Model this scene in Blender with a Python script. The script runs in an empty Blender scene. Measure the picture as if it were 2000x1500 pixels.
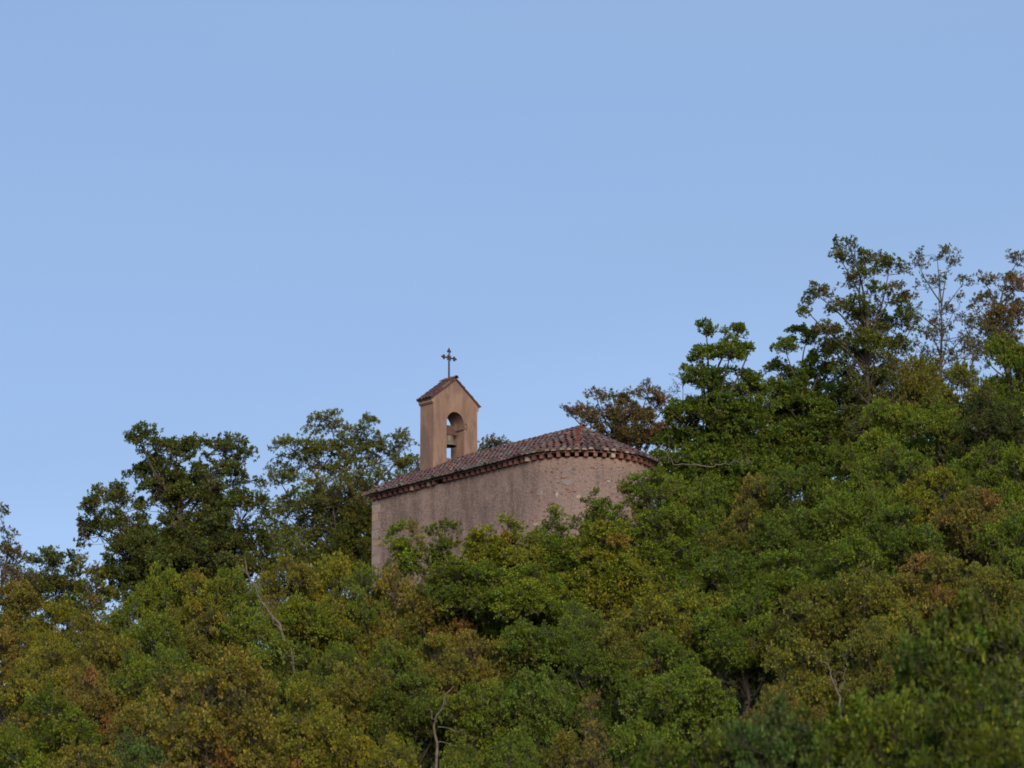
import bpy, bmesh, math, random
import numpy as np
from mathutils import Vector

scene = bpy.context.scene
COL = scene.collection
R = math.radians

# ------------------------------------------------------------------ camera, sky, sun, exposure
PITCH = R(14.0)
CAMZ = 1.6
FPX = 2000 * 150 / 36.0            # focal length in photo pixels (2000 wide)
cam = bpy.data.cameras.new('camera')
cam.lens = 150; cam.sensor_width = 36; cam.clip_start = 0.5; cam.clip_end = 6000
cam.dof.use_dof = True; cam.dof.focus_distance = 178; cam.dof.aperture_fstop = 1.1
camo = bpy.data.objects.new('camera', cam)
camo.location = (0, 0, CAMZ); camo.rotation_euler = (R(90) + PITCH, 0, 0)
COL.objects.link(camo); scene.camera = camo

SUN_AZ = R(168)      # compass style: 0 = +Y (away from camera), clockwise towards +X
SUN_EL = R(22)
world = bpy.data.worlds.new('World'); scene.world = world; world.use_nodes = True
wn = world.node_tree.nodes; wl = world.node_tree.links
sky = wn.new('ShaderNodeTexSky'); sky.sky_type = 'NISHITA'; sky.sun_disc = False
sky.sun_elevation = SUN_EL; sky.sun_rotation = SUN_AZ
sky.air_density = 1.0; sky.dust_density = 0.3; sky.ozone_density = 3.0
# thin high veil over the clear sky: evens it out, with faint drawn-out streaks
wtc = wn.new('ShaderNodeTexCoord'); wmap = wn.new('ShaderNodeMapping')
wmap.inputs['Rotation'].default_value = (0, R(14), 0); wmap.inputs['Scale'].default_value = (1.6, 1.6, 16.0)
wl.new(wtc.outputs['Generated'], wmap.inputs[0])
wno = wn.new('ShaderNodeTexNoise'); wno.inputs['Scale'].default_value = 2.2; wno.inputs['Detail'].default_value = 3.0; wno.inputs['Roughness'].default_value = 0.45
wl.new(wmap.outputs[0], wno.inputs['Vector'])
wmr = wn.new('ShaderNodeMapRange'); wmr.inputs[1].default_value = 0.35; wmr.inputs[2].default_value = 0.75; wmr.inputs[3].default_value = 0.45; wmr.inputs[4].default_value = 0.72
wl.new(wno.outputs[0], wmr.inputs[0])
wmx = wn.new('ShaderNodeMix'); wmx.data_type = 'RGBA'; wl.new(wmr.outputs[0], wmx.inputs[0])
wtn = wn.new('ShaderNodeMix'); wtn.data_type = 'RGBA'; wtn.blend_type = 'MULTIPLY'; wtn.inputs[0].default_value = 1.0
wl.new(sky.outputs[0], wtn.inputs[6]); wtn.inputs[7].default_value = (1.12, 1.0, 1.07, 1)
wl.new(wtn.outputs[2], wmx.inputs[6]); wmx.inputs[7].default_value = (2.48, 3.72, 5.75, 1)
# the veil thickens low down to the right, below a slanting soft edge
wdot = wn.new('ShaderNodeVectorMath'); wdot.operation = 'DOT_PRODUCT'; wl.new(wtc.outputs['Generated'], wdot.inputs[0])
def view_dir(px, py):
    a, b = (px - 1000) / FPX, (750 - py) / FPX
    return Vector((a, math.cos(PITCH) - b * math.sin(PITCH), math.sin(PITCH) + b * math.cos(PITCH))).normalized()
wdot.inputs[1].default_value = view_dir(600, 830).cross(view_dir(2000, 470)).normalized()
wedge = wn.new('ShaderNodeMapRange'); wedge.interpolation_type = 'SMOOTHSTEP'
wedge.inputs[1].default_value = -0.014; wedge.inputs[2].default_value = 0.020; wl.new(wdot.outputs['Value'], wedge.inputs[0])
wbr = wn.new('ShaderNodeMix'); wbr.data_type = 'RGBA'; wl.new(wedge.outputs[0], wbr.inputs[0])
wbr.inputs[6].default_value = (1.0, 1.0, 1.0, 1); wbr.inputs[7].default_value = (1.10, 1.07, 1.04, 1)
wvl = wn.new('ShaderNodeMix'); wvl.data_type = 'RGBA'; wvl.blend_type = 'MULTIPLY'; wvl.inputs[0].default_value = 1.0
wl.new(wmx.outputs[2], wvl.inputs[6]); wl.new(wbr.outputs[2], wvl.inputs[7])
wl.new(wvl.outputs[2], wn['Background'].inputs[0])
wn['Background'].inputs[1].default_value = 0.13

sl = bpy.data.lights.new('sun', 'SUN'); sl.energy = 3.9; sl.angle = R(30); sl.color = (1.0, 0.83, 0.66)
so = bpy.data.objects.new('sun', sl); COL.objects.link(so)
sd = Vector((math.sin(SUN_AZ) * math.cos(SUN_EL), math.cos(SUN_AZ) * math.cos(SUN_EL), math.sin(SUN_EL)))
so.rotation_euler = (-sd).to_track_quat('-Z', 'Y').to_euler()
so.location = sd * 300
scene.view_settings.view_transform = 'Standard'; scene.view_settings.look = 'None'
scene.view_settings.exposure = 0.0; scene.view_settings.gamma = 1.0
scene.render.engine = 'CYCLES'
scene.cycles.filter_width = 1.8; scene.cycles.max_bounces = 10; scene.cycles.diffuse_bounces = 8; scene.cycles.transmission_bounces = 8; scene.cycles.transparent_max_bounces = 4

# ------------------------------------------------------------------ helpers
def at(px, py, Y):
    """world point seen at photo pixel (px,py) at ground distance Y"""
    a = (px - 1000) / FPX; b = (750 - py) / FPX
    dy = math.cos(PITCH) - b * math.sin(PITCH); dz = math.sin(PITCH) + b * math.cos(PITCH)
    k = Y / dy
    return Vector((a * k, Y, CAMZ + dz * k))
def ppm(Y, py=1000):
    b = (750 - py) / FPX
    return FPX * (math.cos(PITCH) - b * math.sin(PITCH)) / Y

def tag(o, label=None, cat=None, group=None, kind=None):
    if label: o['label'] = label
    if cat: o['category'] = cat
    if group: o['group'] = group
    if kind: o['kind'] = kind
    return o
def empty(name, loc=(0, 0, 0), rz=0.0):
    o = bpy.data.objects.new(name, None); COL.objects.link(o)
    o.empty_display_size = 0.3
    o.location = loc; o.rotation_euler = (0, 0, rz); return o
def link(name, me, mat=None, parent=None):
    o = bpy.data.objects.new(name, me); COL.objects.link(o)
    if mat is not None and not me.materials: me.materials.append(mat)
    if parent is not None: o.parent = parent
    return o
def np_mesh(name, V, Q, colr=None, smooth=False):
    V = np.asarray(V, np.float32); Q = np.asarray(Q, np.int32)
    me = bpy.data.meshes.new(name)
    me.vertices.add(len(V)); me.vertices.foreach_set('co', V.ravel())
    me.loops.add(Q.size); me.loops.foreach_set('vertex_index', Q.ravel())
    me.polygons.add(len(Q)); me.polygons.foreach_set('loop_start', np.arange(0, Q.size, 4, dtype=np.int32))
    if smooth: me.polygons.foreach_set('use_smooth', np.ones(len(Q), bool))
    me.update(calc_edges=True)
    if colr is not None:
        at_ = me.attributes.new('tint', 'FLOAT_COLOR', 'FACE')
        c = np.ones((len(Q), 4), np.float32); c[:, :3] = colr
        at_.data.foreach_set('color', c.ravel())
    return me

class MB:
    """collects polygons, each with a tint, into one mesh"""
    def __init__(s): s.v = []; s.f = []; s.c = []
    def face(s, pts, c=(1, 1, 1)):
        n = len(s.v); s.v += [tuple(p) for p in pts]; s.f.append(tuple(range(n, n + len(pts)))); s.c.append(c)
    def box(s, x0, x1, y0, y1, z0, z1, c=(1, 1, 1)):
        p = [(x, y, z) for z in (z0, z1) for y in (y0, y1) for x in (x0, x1)]
        for q in ((0, 2, 3, 1), (4, 5, 7, 6), (0, 1, 5, 4), (2, 6, 7, 3), (0, 4, 6, 2), (1, 3, 7, 5)):
            s.face([p[i] for i in q], c)
    def obox(s, o, ax, ay, az, c=(1, 1, 1)):
        """box from corner-centre o with half-axes ax, ay, az"""
        o = Vector(o); ax = Vector(ax); ay = Vector(ay); az = Vector(az)
        p = [o + ax * i + ay * j + az * k for k in (-1, 1) for j in (-1, 1) for i in (-1, 1)]
        for q in ((0, 2, 3, 1), (4, 5, 7, 6), (0, 1, 5, 4), (2, 6, 7, 3), (0, 4, 6, 2), (1, 3, 7, 5)):
            s.face([p[i] for i in q], c)
    def tube(s, pts, rad, n=6, c=(1, 1, 1)):
        pts = [Vector(p) for p in pts]; rings = []
        for i, p in enumerate(pts):
            d = (pts[min(i + 1, len(pts) - 1)] - pts[max(i - 1, 0)]).normalized()
            a = d.cross(Vector((0.31, 0.17, 0.93)))
            if a.length < 0.1: a = d.cross(Vector((1, 0, 0)))
            a.normalize(); b = d.cross(a)
            rings.append([p + (a * math.cos(2 * math.pi * k / n) + b * math.sin(2 * math.pi * k / n)) * rad[i] for k in range(n)])
        base = len(s.v)
        for r in rings: s.v += [tuple(p) for p in r]
        for i in range(len(rings) - 1):
            for k in range(n):
                k2 = (k + 1) % n
                s.f.append((base + i * n + k, base + i * n + k2, base + (i + 1) * n + k2, base + (i + 1) * n + k)); s.c.append(c)
        s.f.append(tuple(base + k for k in range(n))[::-1]); s.c.append(c)
        s.f.append(tuple(base + (len(rings) - 1) * n + k for k in range(n))); s.c.append(c)
    def lathe(s, prof, n=20, c=(1, 1, 1), o=(0, 0, 0)):
        for i in range(len(prof) - 1):
            for k in range(n):
                a0 = 2 * math.pi * k / n; a1 = 2 * math.pi * (k + 1) / n
                (r0, z0), (r1, z1) = prof[i], prof[i + 1]
                s.face([(o[0] + r0 * math.cos(a0), o[1] + r0 * math.sin(a0), o[2] + z0), (o[0] + r0 * math.cos(a1), o[1] + r0 * math.sin(a1), o[2] + z0),
                        (o[0] + r1 * math.cos(a1), o[1] + r1 * math.sin(a1), o[2] + z1), (o[0] + r1 * math.cos(a0), o[1] + r1 * math.sin(a0), o[2] + z1)], c)
    def build(s, name, mat, parent=None, smooth=False):
        me = bpy.data.meshes.new(name); me.from_pydata(s.v, [], s.f); me.update()
        a = me.attributes.new('tint', 'FLOAT_COLOR', 'FACE')
        a.data.foreach_set('color', np.array([(c[0], c[1], c[2], 1) for c in s.c], np.float32).ravel())
        if smooth: me.polygons.foreach_set('use_smooth', np.ones(len(s.f), bool))
        return link(name, me, mat, parent)

# ------------------------------------------------------------------ materials
def new_mat(name):
    m = bpy.data.materials.new(name); m.use_nodes = True
    n = m.node_tree.nodes; l = m.node_tree.links
    return m, n, l, n['Principled BSDF']
def noise(n, l, vec, scale, detail=4, rough=0.55):
    t = n.new('ShaderNodeTexNoise'); t.inputs['Scale'].default_value = scale
    t.inputs['Detail'].default_value = detail; t.inputs['Roughness'].default_value = rough
    if vec is not None: l.new(vec, t.inputs['Vector'])
    return t
def ramp(n, l, fac, stops):
    r = n.new('ShaderNodeValToRGB'); e = r.color_ramp.elements
    while len(e) < len(stops): e.new(0.5)
    for k, (p, c) in enumerate(stops):
        e[k].position = p; e[k].color = (c[0], c[1], c[2], 1) if not isinstance(c, (int, float)) else (c, c, c, 1)
    l.new(fac, r.inputs[0]); return r
def mix(n, l, fac, a, b, mode='MIX'):
    m = n.new('ShaderNodeMix'); m.data_type = 'RGBA'; m.blend_type = mode
    for ix, v in ((0, fac), (6, a), (7, b)):
        sock = m.inputs[ix]
        if hasattr(v, 'node'): l.new(v, sock)
        elif isinstance(v, (int, float)): sock.default_value = v if ix == 0 else (v, v, v, 1)
        else: sock.default_value = (v[0], v[1], v[2], 1)
    return m.outputs[2]
def math_node(n, l, op, a, b=None):
    m = n.new('ShaderNodeMath'); m.operation = op
    for i, v in enumerate((a, b)):
        if v is None: continue
        if hasattr(v, 'node'): l.new(v, m.inputs[i])
        else: m.inputs[i].default_value = v
    return m.outputs[0]
def bump(n, l, h, strength, dist, bsdf):
    b = n.new('ShaderNodeBump'); b.inputs['Strength'].default_value = strength; b.inputs['Distance'].default_value = dist
    l.new(h, b.inputs['Height']); l.new(b.outputs[0], bsdf.inputs['Normal'])

def leaf_material():
    m, n, l, p = new_mat('leaf')
    a = n.new('ShaderNodeAttribute'); a.attribute_name = 'tint'
    oi = n.new('ShaderNodeObjectInfo')
    c = mix(n, l, 1.0, a.outputs['Color'], oi.outputs['Color'], 'MULTIPLY')
    l.new(c, p.inputs['Base Color']); p.inputs['Roughness'].default_value = 0.55
    p.inputs['Specular IOR Level'].default_value = 0.25
    tr = n.new('ShaderNodeBsdfTranslucent')
    hs = n.new('ShaderNodeHueSaturation'); hs.inputs['Value'].default_value = 1.15; hs.inputs['Saturation'].default_value = 1.1
    l.new(c, hs.inputs['Color']); l.new(hs.outputs[0], tr.inputs['Color'])
    mx = n.new('ShaderNodeMixShader'); mx.inputs[0].default_value = 0.45
    l.new(p.outputs[0], mx.inputs[1]); l.new(tr.outputs[0], mx.inputs[2])
    l.new(mx.outputs[0], n['Material Output'].inputs[0])
    return m
def bark_material(name, c0, c1):
    m, n, l, p = new_mat(name)
    tc = n.new('ShaderNodeTexCoord')
    t = noise(n, l, tc.outputs['Object'], 6, 5)
    r = ramp(n, l, t.outputs[0], [(0.3, c0), (0.7, c1)])
    l.new(r.outputs[0], p.inputs['Base Color']); p.inputs['Roughness'].default_value = 0.9
    bump(n, l, t.outputs[0], 0.6, 0.03, p)
    return m
def ground_material():
    m, n, l, p = new_mat('woodland_floor')
    tc = n.new('ShaderNodeTexCoord')
    t = noise(n, l, tc.outputs['Object'], 0.8, 8)
    r = ramp(n, l, t.outputs[0], [(0.3, (0.025, 0.02, 0.01)), (0.5, (0.05, 0.045, 0.018)), (0.7, (0.04, 0.055, 0.015))])
    l.new(r.outputs[0], p.inputs['Base Color']); p.inputs['Roughness'].default_value = 1.0
    bump(n, l, t.outputs[0], 0.8, 0.1, p)
    return m
def tile_material(name='clay_tile'):
    m, n, l, p = new_mat(name)
    a = n.new('ShaderNodeAttribute'); a.attribute_name = 'tint'
    tc = n.new('ShaderNodeTexCoord')
    t1 = noise(n, l, tc.outputs['Object'], 3.0, 6, 0.65)
    lich = ramp(n, l, t1.outputs[0], [(0.52, 0.0), (0.68, 1.0)])
    t2 = noise(n, l, tc.outputs['Object'], 14.0, 4)
    c = mix(n, l, math_node(n, l, 'MULTIPLY', lich.outputs[0], 0.45), a.outputs['Color'], (0.16, 0.15, 0.11))
    dk = ramp(n, l, t2.outputs[0], [(0.3, 0.55), (0.65, 1.1)])
    c = mix(n, l, 1.0, c, dk.outputs[0], 'MULTIPLY')
    l.new(c, p.inputs['Base Color']); p.inputs['Roughness'].default_value = 0.85
    bump(n, l, t2.outputs[0], 0.5, 0.02, p)
    return m
def tint_material(name, rough=0.8, metal=0.0, ns=12.0, lo=0.7, hi=1.15):
    m, n, l, p = new_mat(name)
    a = n.new('ShaderNodeAttribute'); a.attribute_name = 'tint'
    tc = n.new('ShaderNodeTexCoord')
    t2 = noise(n, l, tc.outputs['Object'], ns, 4)
    dk = ramp(n, l, t2.outputs[0], [(0.3, lo), (0.7, hi)])
    c = mix(n, l, 1.0, a.outputs['Color'], dk.outputs[0], 'MULTIPLY')
    l.new(c, p.inputs['Base Color']); p.inputs['Roughness'].default_value = rough; p.inputs['Metallic'].default_value = metal
    bump(n, l, t2.outputs[0], 0.4, 0.015, p)
    return m
def wall_material():
    """weathered lime render, worn down to rubble stone on the apse (local x below about 0.5)"""
    m, n, l, p = new_mat('lime_render')
    tc = n.new('ShaderNodeTexCoord'); P = tc.outputs['Object']
    sx = n.new('ShaderNodeSeparateXYZ'); l.new(P, sx.inputs[0])
    big = noise(n, l, P, 0.55, 5, 0.6); fine = noise(n, l, P, 9, 6, 0.7); grit = noise(n, l, P, 20, 3, 0.7)
    base = ramp(n, l, big.outputs[0], [(0.3, (0.195, 0.143, 0.125)), (0.5, (0.245, 0.180, 0.153)), (0.72, (0.300, 0.222, 0.183))])
    f = ramp(n, l, fine.outputs[0], [(0.25, 0.78), (0.75, 1.18)])
    c = mix(n, l, 1.0, base.outputs[0], f.outputs[0], 'MULTIPLY')
    g = ramp(n, l, grit.outputs[0], [(0.30, 0.55), (0.5, 1.0), (0.70, 1.5)])
    c = mix(n, l, 1.0, c, g.outputs[0], 'MULTIPLY')
    vs_ = n.new('ShaderNodeVectorMath'); vs_.operation = 'MULTIPLY'; l.new(P, vs_.inputs[0]); vs_.inputs[1].default_value = (1, 1, 0.14)
    run = noise(n, l, vs_.outputs[0], 1.9, 6, 0.65)
    rr = ramp(n, l, run.outputs[0], [(0.34, 0.56), (0.50, 1.0), (0.70, 1.18)])
    c = mix(n, l, 0.8, c, rr.outputs[0], 'MULTIPLY')
    pt = noise(n, l, P, 1.1, 7, 0.7)
    c = mix(n, l, math_node(n, l, 'MULTIPLY', ramp(n, l, pt.outputs[0], [(0.53, 0.0), (0.60, 1.0)]).outputs[0], 0.5), c, (0.28, 0.205, 0.17))
    # warm, cleaner render band kept under the eaves of the apse
    bz = n.new('ShaderNodeMath'); bz.operation = 'MULTIPLY_ADD'; l.new(big.outputs[0], bz.inputs[0]); bz.inputs[1].default_value = 1.3; l.new(sx.outputs[2], bz.inputs[2])
    band = ramp(n, l, math_node(n, l, 'DIVIDE', bz.outputs[0], 8.0), [(0.56, 0.0), (0.64, 1.0)])
    ax = ramp(n, l, math_node(n, l, 'MULTIPLY_ADD', sx.outputs[0], -0.2), [(0.0, 0.0), (1.0, 1.0)])
    apx = n.new('ShaderNodeMapRange'); apx.inputs[1].default_value = 3.0; apx.inputs[2].default_value = -1.0
    l.new(sx.outputs[0], apx.inputs[0])
    c = mix(n, l, math_node(n, l, 'MULTIPLY', band.outputs[0], math_node(n, l, 'MULTIPLY', apx.outputs[0], 0.7)), c, (0.255, 0.178, 0.138))
    # rubble: stones of two sizes showing through
    wob = noise(n, l, P, 2.5, 3)
    sc = n.new('ShaderNodeVectorMath'); sc.operation = 'MULTIPLY_ADD'; l.new(wob.outputs['Color'], sc.inputs[0]); sc.inputs[1].default_value = (0.35, 0.35, 0.25); l.new(P, sc.inputs[2])
    st = n.new('ShaderNodeVectorMath'); st.operation = 'MULTIPLY'; l.new(sc.outputs[0], st.inputs[0]); st.inputs[1].default_value = (1.0, 1.0, 1.5)
    v1 = n.new('ShaderNodeTexVoronoi'); v1.inputs['Scale'].default_value = 5.4; l.new(st.outputs[0], v1.inputs['Vector'])
    vs = n.new('ShaderNodeSeparateColor'); l.new(v1.outputs['Color'], vs.inputs[0])
    inside = ramp(n, l, v1.outputs['Distance'], [(0.30, 1.0), (0.46, 0.0)])
    pick = ramp(n, l, vs.outputs[0], [(0.46, 0.0), (0.52, 1.0)])
    scol = ramp(n, l, vs.outputs[1], [(0.0, (0.135, 0.105, 0.105)), (0.30, (0.20, 0.16, 0.145)), (0.55, (0.26, 0.205, 0.17)), (0.80, (0.20, 0.15, 0.14)), (0.88, (0.17, 0.065, 0.052)), (1.0, (0.20, 0.08, 0.06))])
    apm = n.new('ShaderNodeMapRange'); apm.inputs[1].default_value = 0.9; apm.inputs[2].default_value = -0.9
    l.new(math_node(n, l, 'ADD', sx.outputs[0], math_node(n, l, 'MULTIPLY', wob.outputs[0], 0.9)), apm.inputs[0])
    grime = math_node(n, l, 'MULTIPLY', math_node(n, l, 'SUBTRACT', 1.0, band.outputs[0]), math_node(n, l, 'MULTIPLY', apm.outputs[0], 0.5))
    c = mix(n, l, grime, c, (0.165, 0.128, 0.122))
    k = math_node(n, l, 'MULTIPLY', math_node(n, l, 'MULTIPLY', inside.outputs[0], pick.outputs[0]), apm.outputs[0])
    c = mix(n, l, k, c, scol.outputs[0])
    v2 = n.new('ShaderNodeTexVoronoi'); v2.inputs['Scale'].default_value = 11.0; l.new(st.outputs[0], v2.inputs['Vector'])
    v2s = n.new('ShaderNodeSeparateColor'); l.new(v2.outputs['Color'], v2s.inputs[0])
    in2 = ramp(n, l, v2.outputs['Distance'], [(0.25, 1.0), (0.4, 0.0)])
    pk2 = ramp(n, l, v2s.outputs[0], [(0.60, 0.0), (0.64, 1.0)])
    s2 = ramp(n, l, v2s.outputs[1], [(0.0, (0.09, 0.07, 0.07)), (0.4, (0.25, 0.20, 0.165)), (0.8, (0.36, 0.30, 0.245)), (1.0, (0.20, 0.075, 0.055))])
    k2 = math_node(n, l, 'MULTIPLY', math_node(n, l, 'MULTIPLY', in2.outputs[0], pk2.outputs[0]), math_node(n, l, 'MULTIPLY', apm.outputs[0], 0.8))
    c = mix(n, l, k2, c, s2.outputs[0])
    # pinholes and pale flecks all over
    v3 = n.new('ShaderNodeTexVoronoi'); v3.inputs['Scale'].default_value = 7.0; l.new(P, v3.inputs['Vector'])
    v3s = n.new('ShaderNodeSeparateColor'); l.new(v3.outputs['Color'], v3s.inputs[0])
    k3 = math_node(n, l, 'MULTIPLY', math_node(n, l, 'LESS_THAN', v3.outputs['Distance'], 0.17), math_node(n, l, 'GREATER_THAN', v3s.outputs[0], 0.93))
    c = mix(n, l, k3, c, ramp(n, l, v3s.outputs[1], [(0.0, (0.05, 0.04, 0.04)), (0.5, (0.40, 0.33, 0.28)), (1.0, (0.48, 0.40, 0.33))]).outputs[0])
    l.new(c, p.inputs['Base Color']); p.inputs['Roughness'].default_value = 0.95; p.inputs['Specular IOR Level'].default_value = 0.1
    h = math_node(n, l, 'ADD', fine.outputs[0], math_node(n, l, 'ADD', math_node(n, l, 'MULTIPLY', k, 0.9), math_node(n, l, 'MULTIPLY', k2, 0.7)))
    bump(n, l, h, 0.8, 0.03, p)
    return m
def gable_material():
    m, n, l, p = new_mat('ochre_render')
    tc = n.new('ShaderNodeTexCoord'); P = tc.outputs['Object']
    sq = n.new('ShaderNodeVectorMath'); sq.operation = 'MULTIPLY'; l.new(P, sq.inputs[0]); sq.inputs[1].default_value = (1, 1, 0.32)
    streak = noise(n, l, sq.outputs[0], 2.6, 6, 0.65)
    patch = noise(n, l, P, 1.3, 4); grit = noise(n, l, P, 28, 3, 0.7)
    base = ramp(n, l, patch.outputs[0], [(0.3, (0.255, 0.162, 0.113)), (0.55, (0.312, 0.206, 0.147)), (0.75, (0.375, 0.262, 0.186))])
    s = ramp(n, l, math_node(n, l, 'MULTIPLY', streak.outputs[0], math_node(n, l, 'ADD', patch.outputs[0], 0.5)), [(0.32, 0.0), (0.58, 1.0)])
    c = mix(n, l, math_node(n, l, 'MULTIPLY', s.outputs[0], 0.85), base.outputs[0], (0.16, 0.11, 0.09))
    g = ramp(n, l, grit.outputs[0], [(0.3, 0.82), (0.7, 1.18)])
    c = mix(n, l, 1.0, c, g.outputs[0], 'MULTIPLY')
    l.new(c, p.inputs['Base Color']); p.inputs['Roughness'].default_value = 0.95; p.inputs['Specular IOR Level'].default_value = 0.1
    bump(n, l, grit.outputs[0], 0.5, 0.015, p)
    return m

M_LEAF = leaf_material()
M_BARK = bark_material('bark', (0.035, 0.028, 0.02), (0.10, 0.085, 0.065))
M_DEAD = bark_material('bare_wood', (0.055, 0.046, 0.036), (0.16, 0.135, 0.10))
M_GROUND = ground_material()
M_TILE = tile_material()
M_BRICK = tint_material('brick')
M_STONE = tint_material('cut_stone', 0.9, 0, 5, 0.8, 1.1)
M_IRON = tint_material('rusty_iron', 0.7, 0.3, 20)
M_WOOD = tint_material('old_wood', 0.85)
M_BRONZE = tint_material('bell_bronze', 0.6, 0.35, 6)
M_WALL = wall_material()
M_GABLE = gable_material()

# ------------------------------------------------------------------ terrain
TOPX = [-600, 0, 300, 600, 720, 900, 1050, 1280, 1500, 1700, 2000, 2600]
TOPY = [1200, 1130, 1110, 1090, 1110, 1120, 1080, 985, 900, 790, 690, 560]
Y0, Y1 = 128.0, 172.0
def top_row(px): return float(np.interp(px, TOPX, TOPY))
def z_at_row(row, Y): return CAMZ + Y * math.tan(PITCH + math.atan((750 - row) / FPX))
def px_of(X, Y): return 1000 + FPX * X / (1.03 * max(Y, 20))
APEX = at(1133, 832, 176.0)
CH_ROT = math.atan2(0.749, -0.663)
CH = Vector((APEX.x, APEX.y, APEX.z - 6.55))        # chapel origin: apse centre at ground level
CU = Vector((math.cos(CH_ROT), math.sin(CH_ROT)))
def slope_ground(px, Y):
    g0 = z_at_row(1500, Y0) - 5.2
    if Y < Y0:
        t = max(0.0, (Y - 28) / (Y0 - 28)); return g0 * t ** 1.25
    t = min(1.0, (Y - Y0) / (Y1 - Y0))
    z = z_at_row(1500 + (top_row(px) - 1500) * t, min(Y, Y1)) - 5.2
    if Y > Y1:
        d = Y - Y1
        z += float(np.interp(px, [0, 700, 1000, 1300], [.16, .12, .10, .42])) * min(d, 12) - max(0, d - 25) ** 1.35 * 0.12
    return max(z, 0.0)
def ground(X, Y):
    z = slope_ground(px_of(X, Y), Y)
    r = Vector((X - CH.x, Y - CH.y)); s = min(9.7, max(0, r.dot(CU)))
    d = (r - CU * s).length
    k = min(1.0, max(0.0, (8.5 - d) / 4.5)); k = k * k * (3 - 2 * k)
    return z * (1 - k) + (CH.z - 1.7) * k

xs = sorted(set([-3000, -1200, -500, -250, -150] + list(range(-110, 111, 3)) + [150, 250, 500, 1200, 3000]))
ys = sorted(set([-3000, -1000, -300, -60, 0, 15] + list(range(28, 240, 3)) + [260, 290, 340, 420, 600, 1200, 3500]))
rg = random.Random(5)
V = [(x, y, ground(x, y) + (rg.uniform(-.15, .15) if 30 < y < 230 and abs(x) < 110 else 0)) for y in ys for x in xs]
nx = len(xs)
Q = [(j * nx + i, j * nx + i + 1, (j + 1) * nx + i + 1, (j + 1) * nx + i) for j in range(len(ys) - 1) for i in range(nx - 1)]
tag(link('ground', np_mesh('ground', V, Q, smooth=True), M_GROUND), kind='structure')

# ------------------------------------------------------------------ chapel
WALLTOP = 4.5; RW = 3.07; LN = 10.05; ER = 3.36; ZE = 4.73; ZR = 6.43
chapel = empty('chapel', CH, CH_ROT)
tag(chapel, 'small rendered chapel with clay tile roof, round apse and bell gable above the trees', 'chapel')
rnd = random.Random(11)

def polyline_wall(pts, z0, z1, closed=False):
    me_v = []; me_f = []
    nz = 2
    for (x, y) in pts:
        me_v += [(x, y, z0), (x, y, z1)]
    for i in range(len(pts) - 1):
        me_f.append((2 * i, 2 * i + 2, 2 * i + 3, 2 * i + 1))
    me = bpy.data.meshes.new('wall'); me.from_pydata(me_v, [], me_f); me.update(); return me
ZB = -5.5
# nave: three sides with thickness, gable on the west front
mb = MB(); t = 0.6
def zr(y): return ZE - 0.04 + (ZR - ZE) * (ER - abs(y)) / ER - 0.06
for s in (1, -1):
    y0, y1 = (RW - t, RW) if s > 0 else (-RW, -RW + t)
    mb.box(0, LN, y0, y1, ZB, WALLTOP)
prof = [(-RW + t, ZB), (RW - t, ZB), (RW - t, zr(RW - t)), (0, zr(0)), (-RW + t, zr(RW - t))]
mb.face([(LN, y, z) for y, z in prof]); mb.face([(LN - t, y, z) for y, z in prof[::-1]])
for s in (1, -1):
    a = [(RW - t, WALLTOP + .002), (RW, WALLTOP + .002), (RW, zr(RW)), (RW - t, zr(RW - t))]
    mb.face([(LN, s * y, z) for y, z in a][::s])
mb.build('nave_wall', M_WALL, chapel)
mb = MB(); NA = 96
for i in range(NA):
    a0 = math.pi / 2 + math.pi * i / NA; a1 = math.pi / 2 + math.pi * (i + 1) / NA
    for (r, fl) in ((RW, 1), (RW - t, -1)):
        q = [(r * math.cos(a0), r * math.sin(a0), ZB), (r * math.cos(a1), r * math.sin(a1), ZB), (r * math.cos(a1), r * math.sin(a1), WALLTOP), (r * math.cos(a0), r * math.sin(a0), WALLTOP)]
        mb.face(q[::fl])
    mb.face([((RW - t) * math.cos(a0), (RW - t) * math.sin(a0), WALLTOP), (RW * math.cos(a0), RW * math.sin(a0), WALLTOP), (RW * math.cos(a1), RW * math.sin(a1), WALLTOP), ((RW - t) * math.cos(a1), (RW - t) * math.sin(a1), WALLTOP)])
apse = mb.build('apse_wall', M_WALL, chapel)
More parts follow.
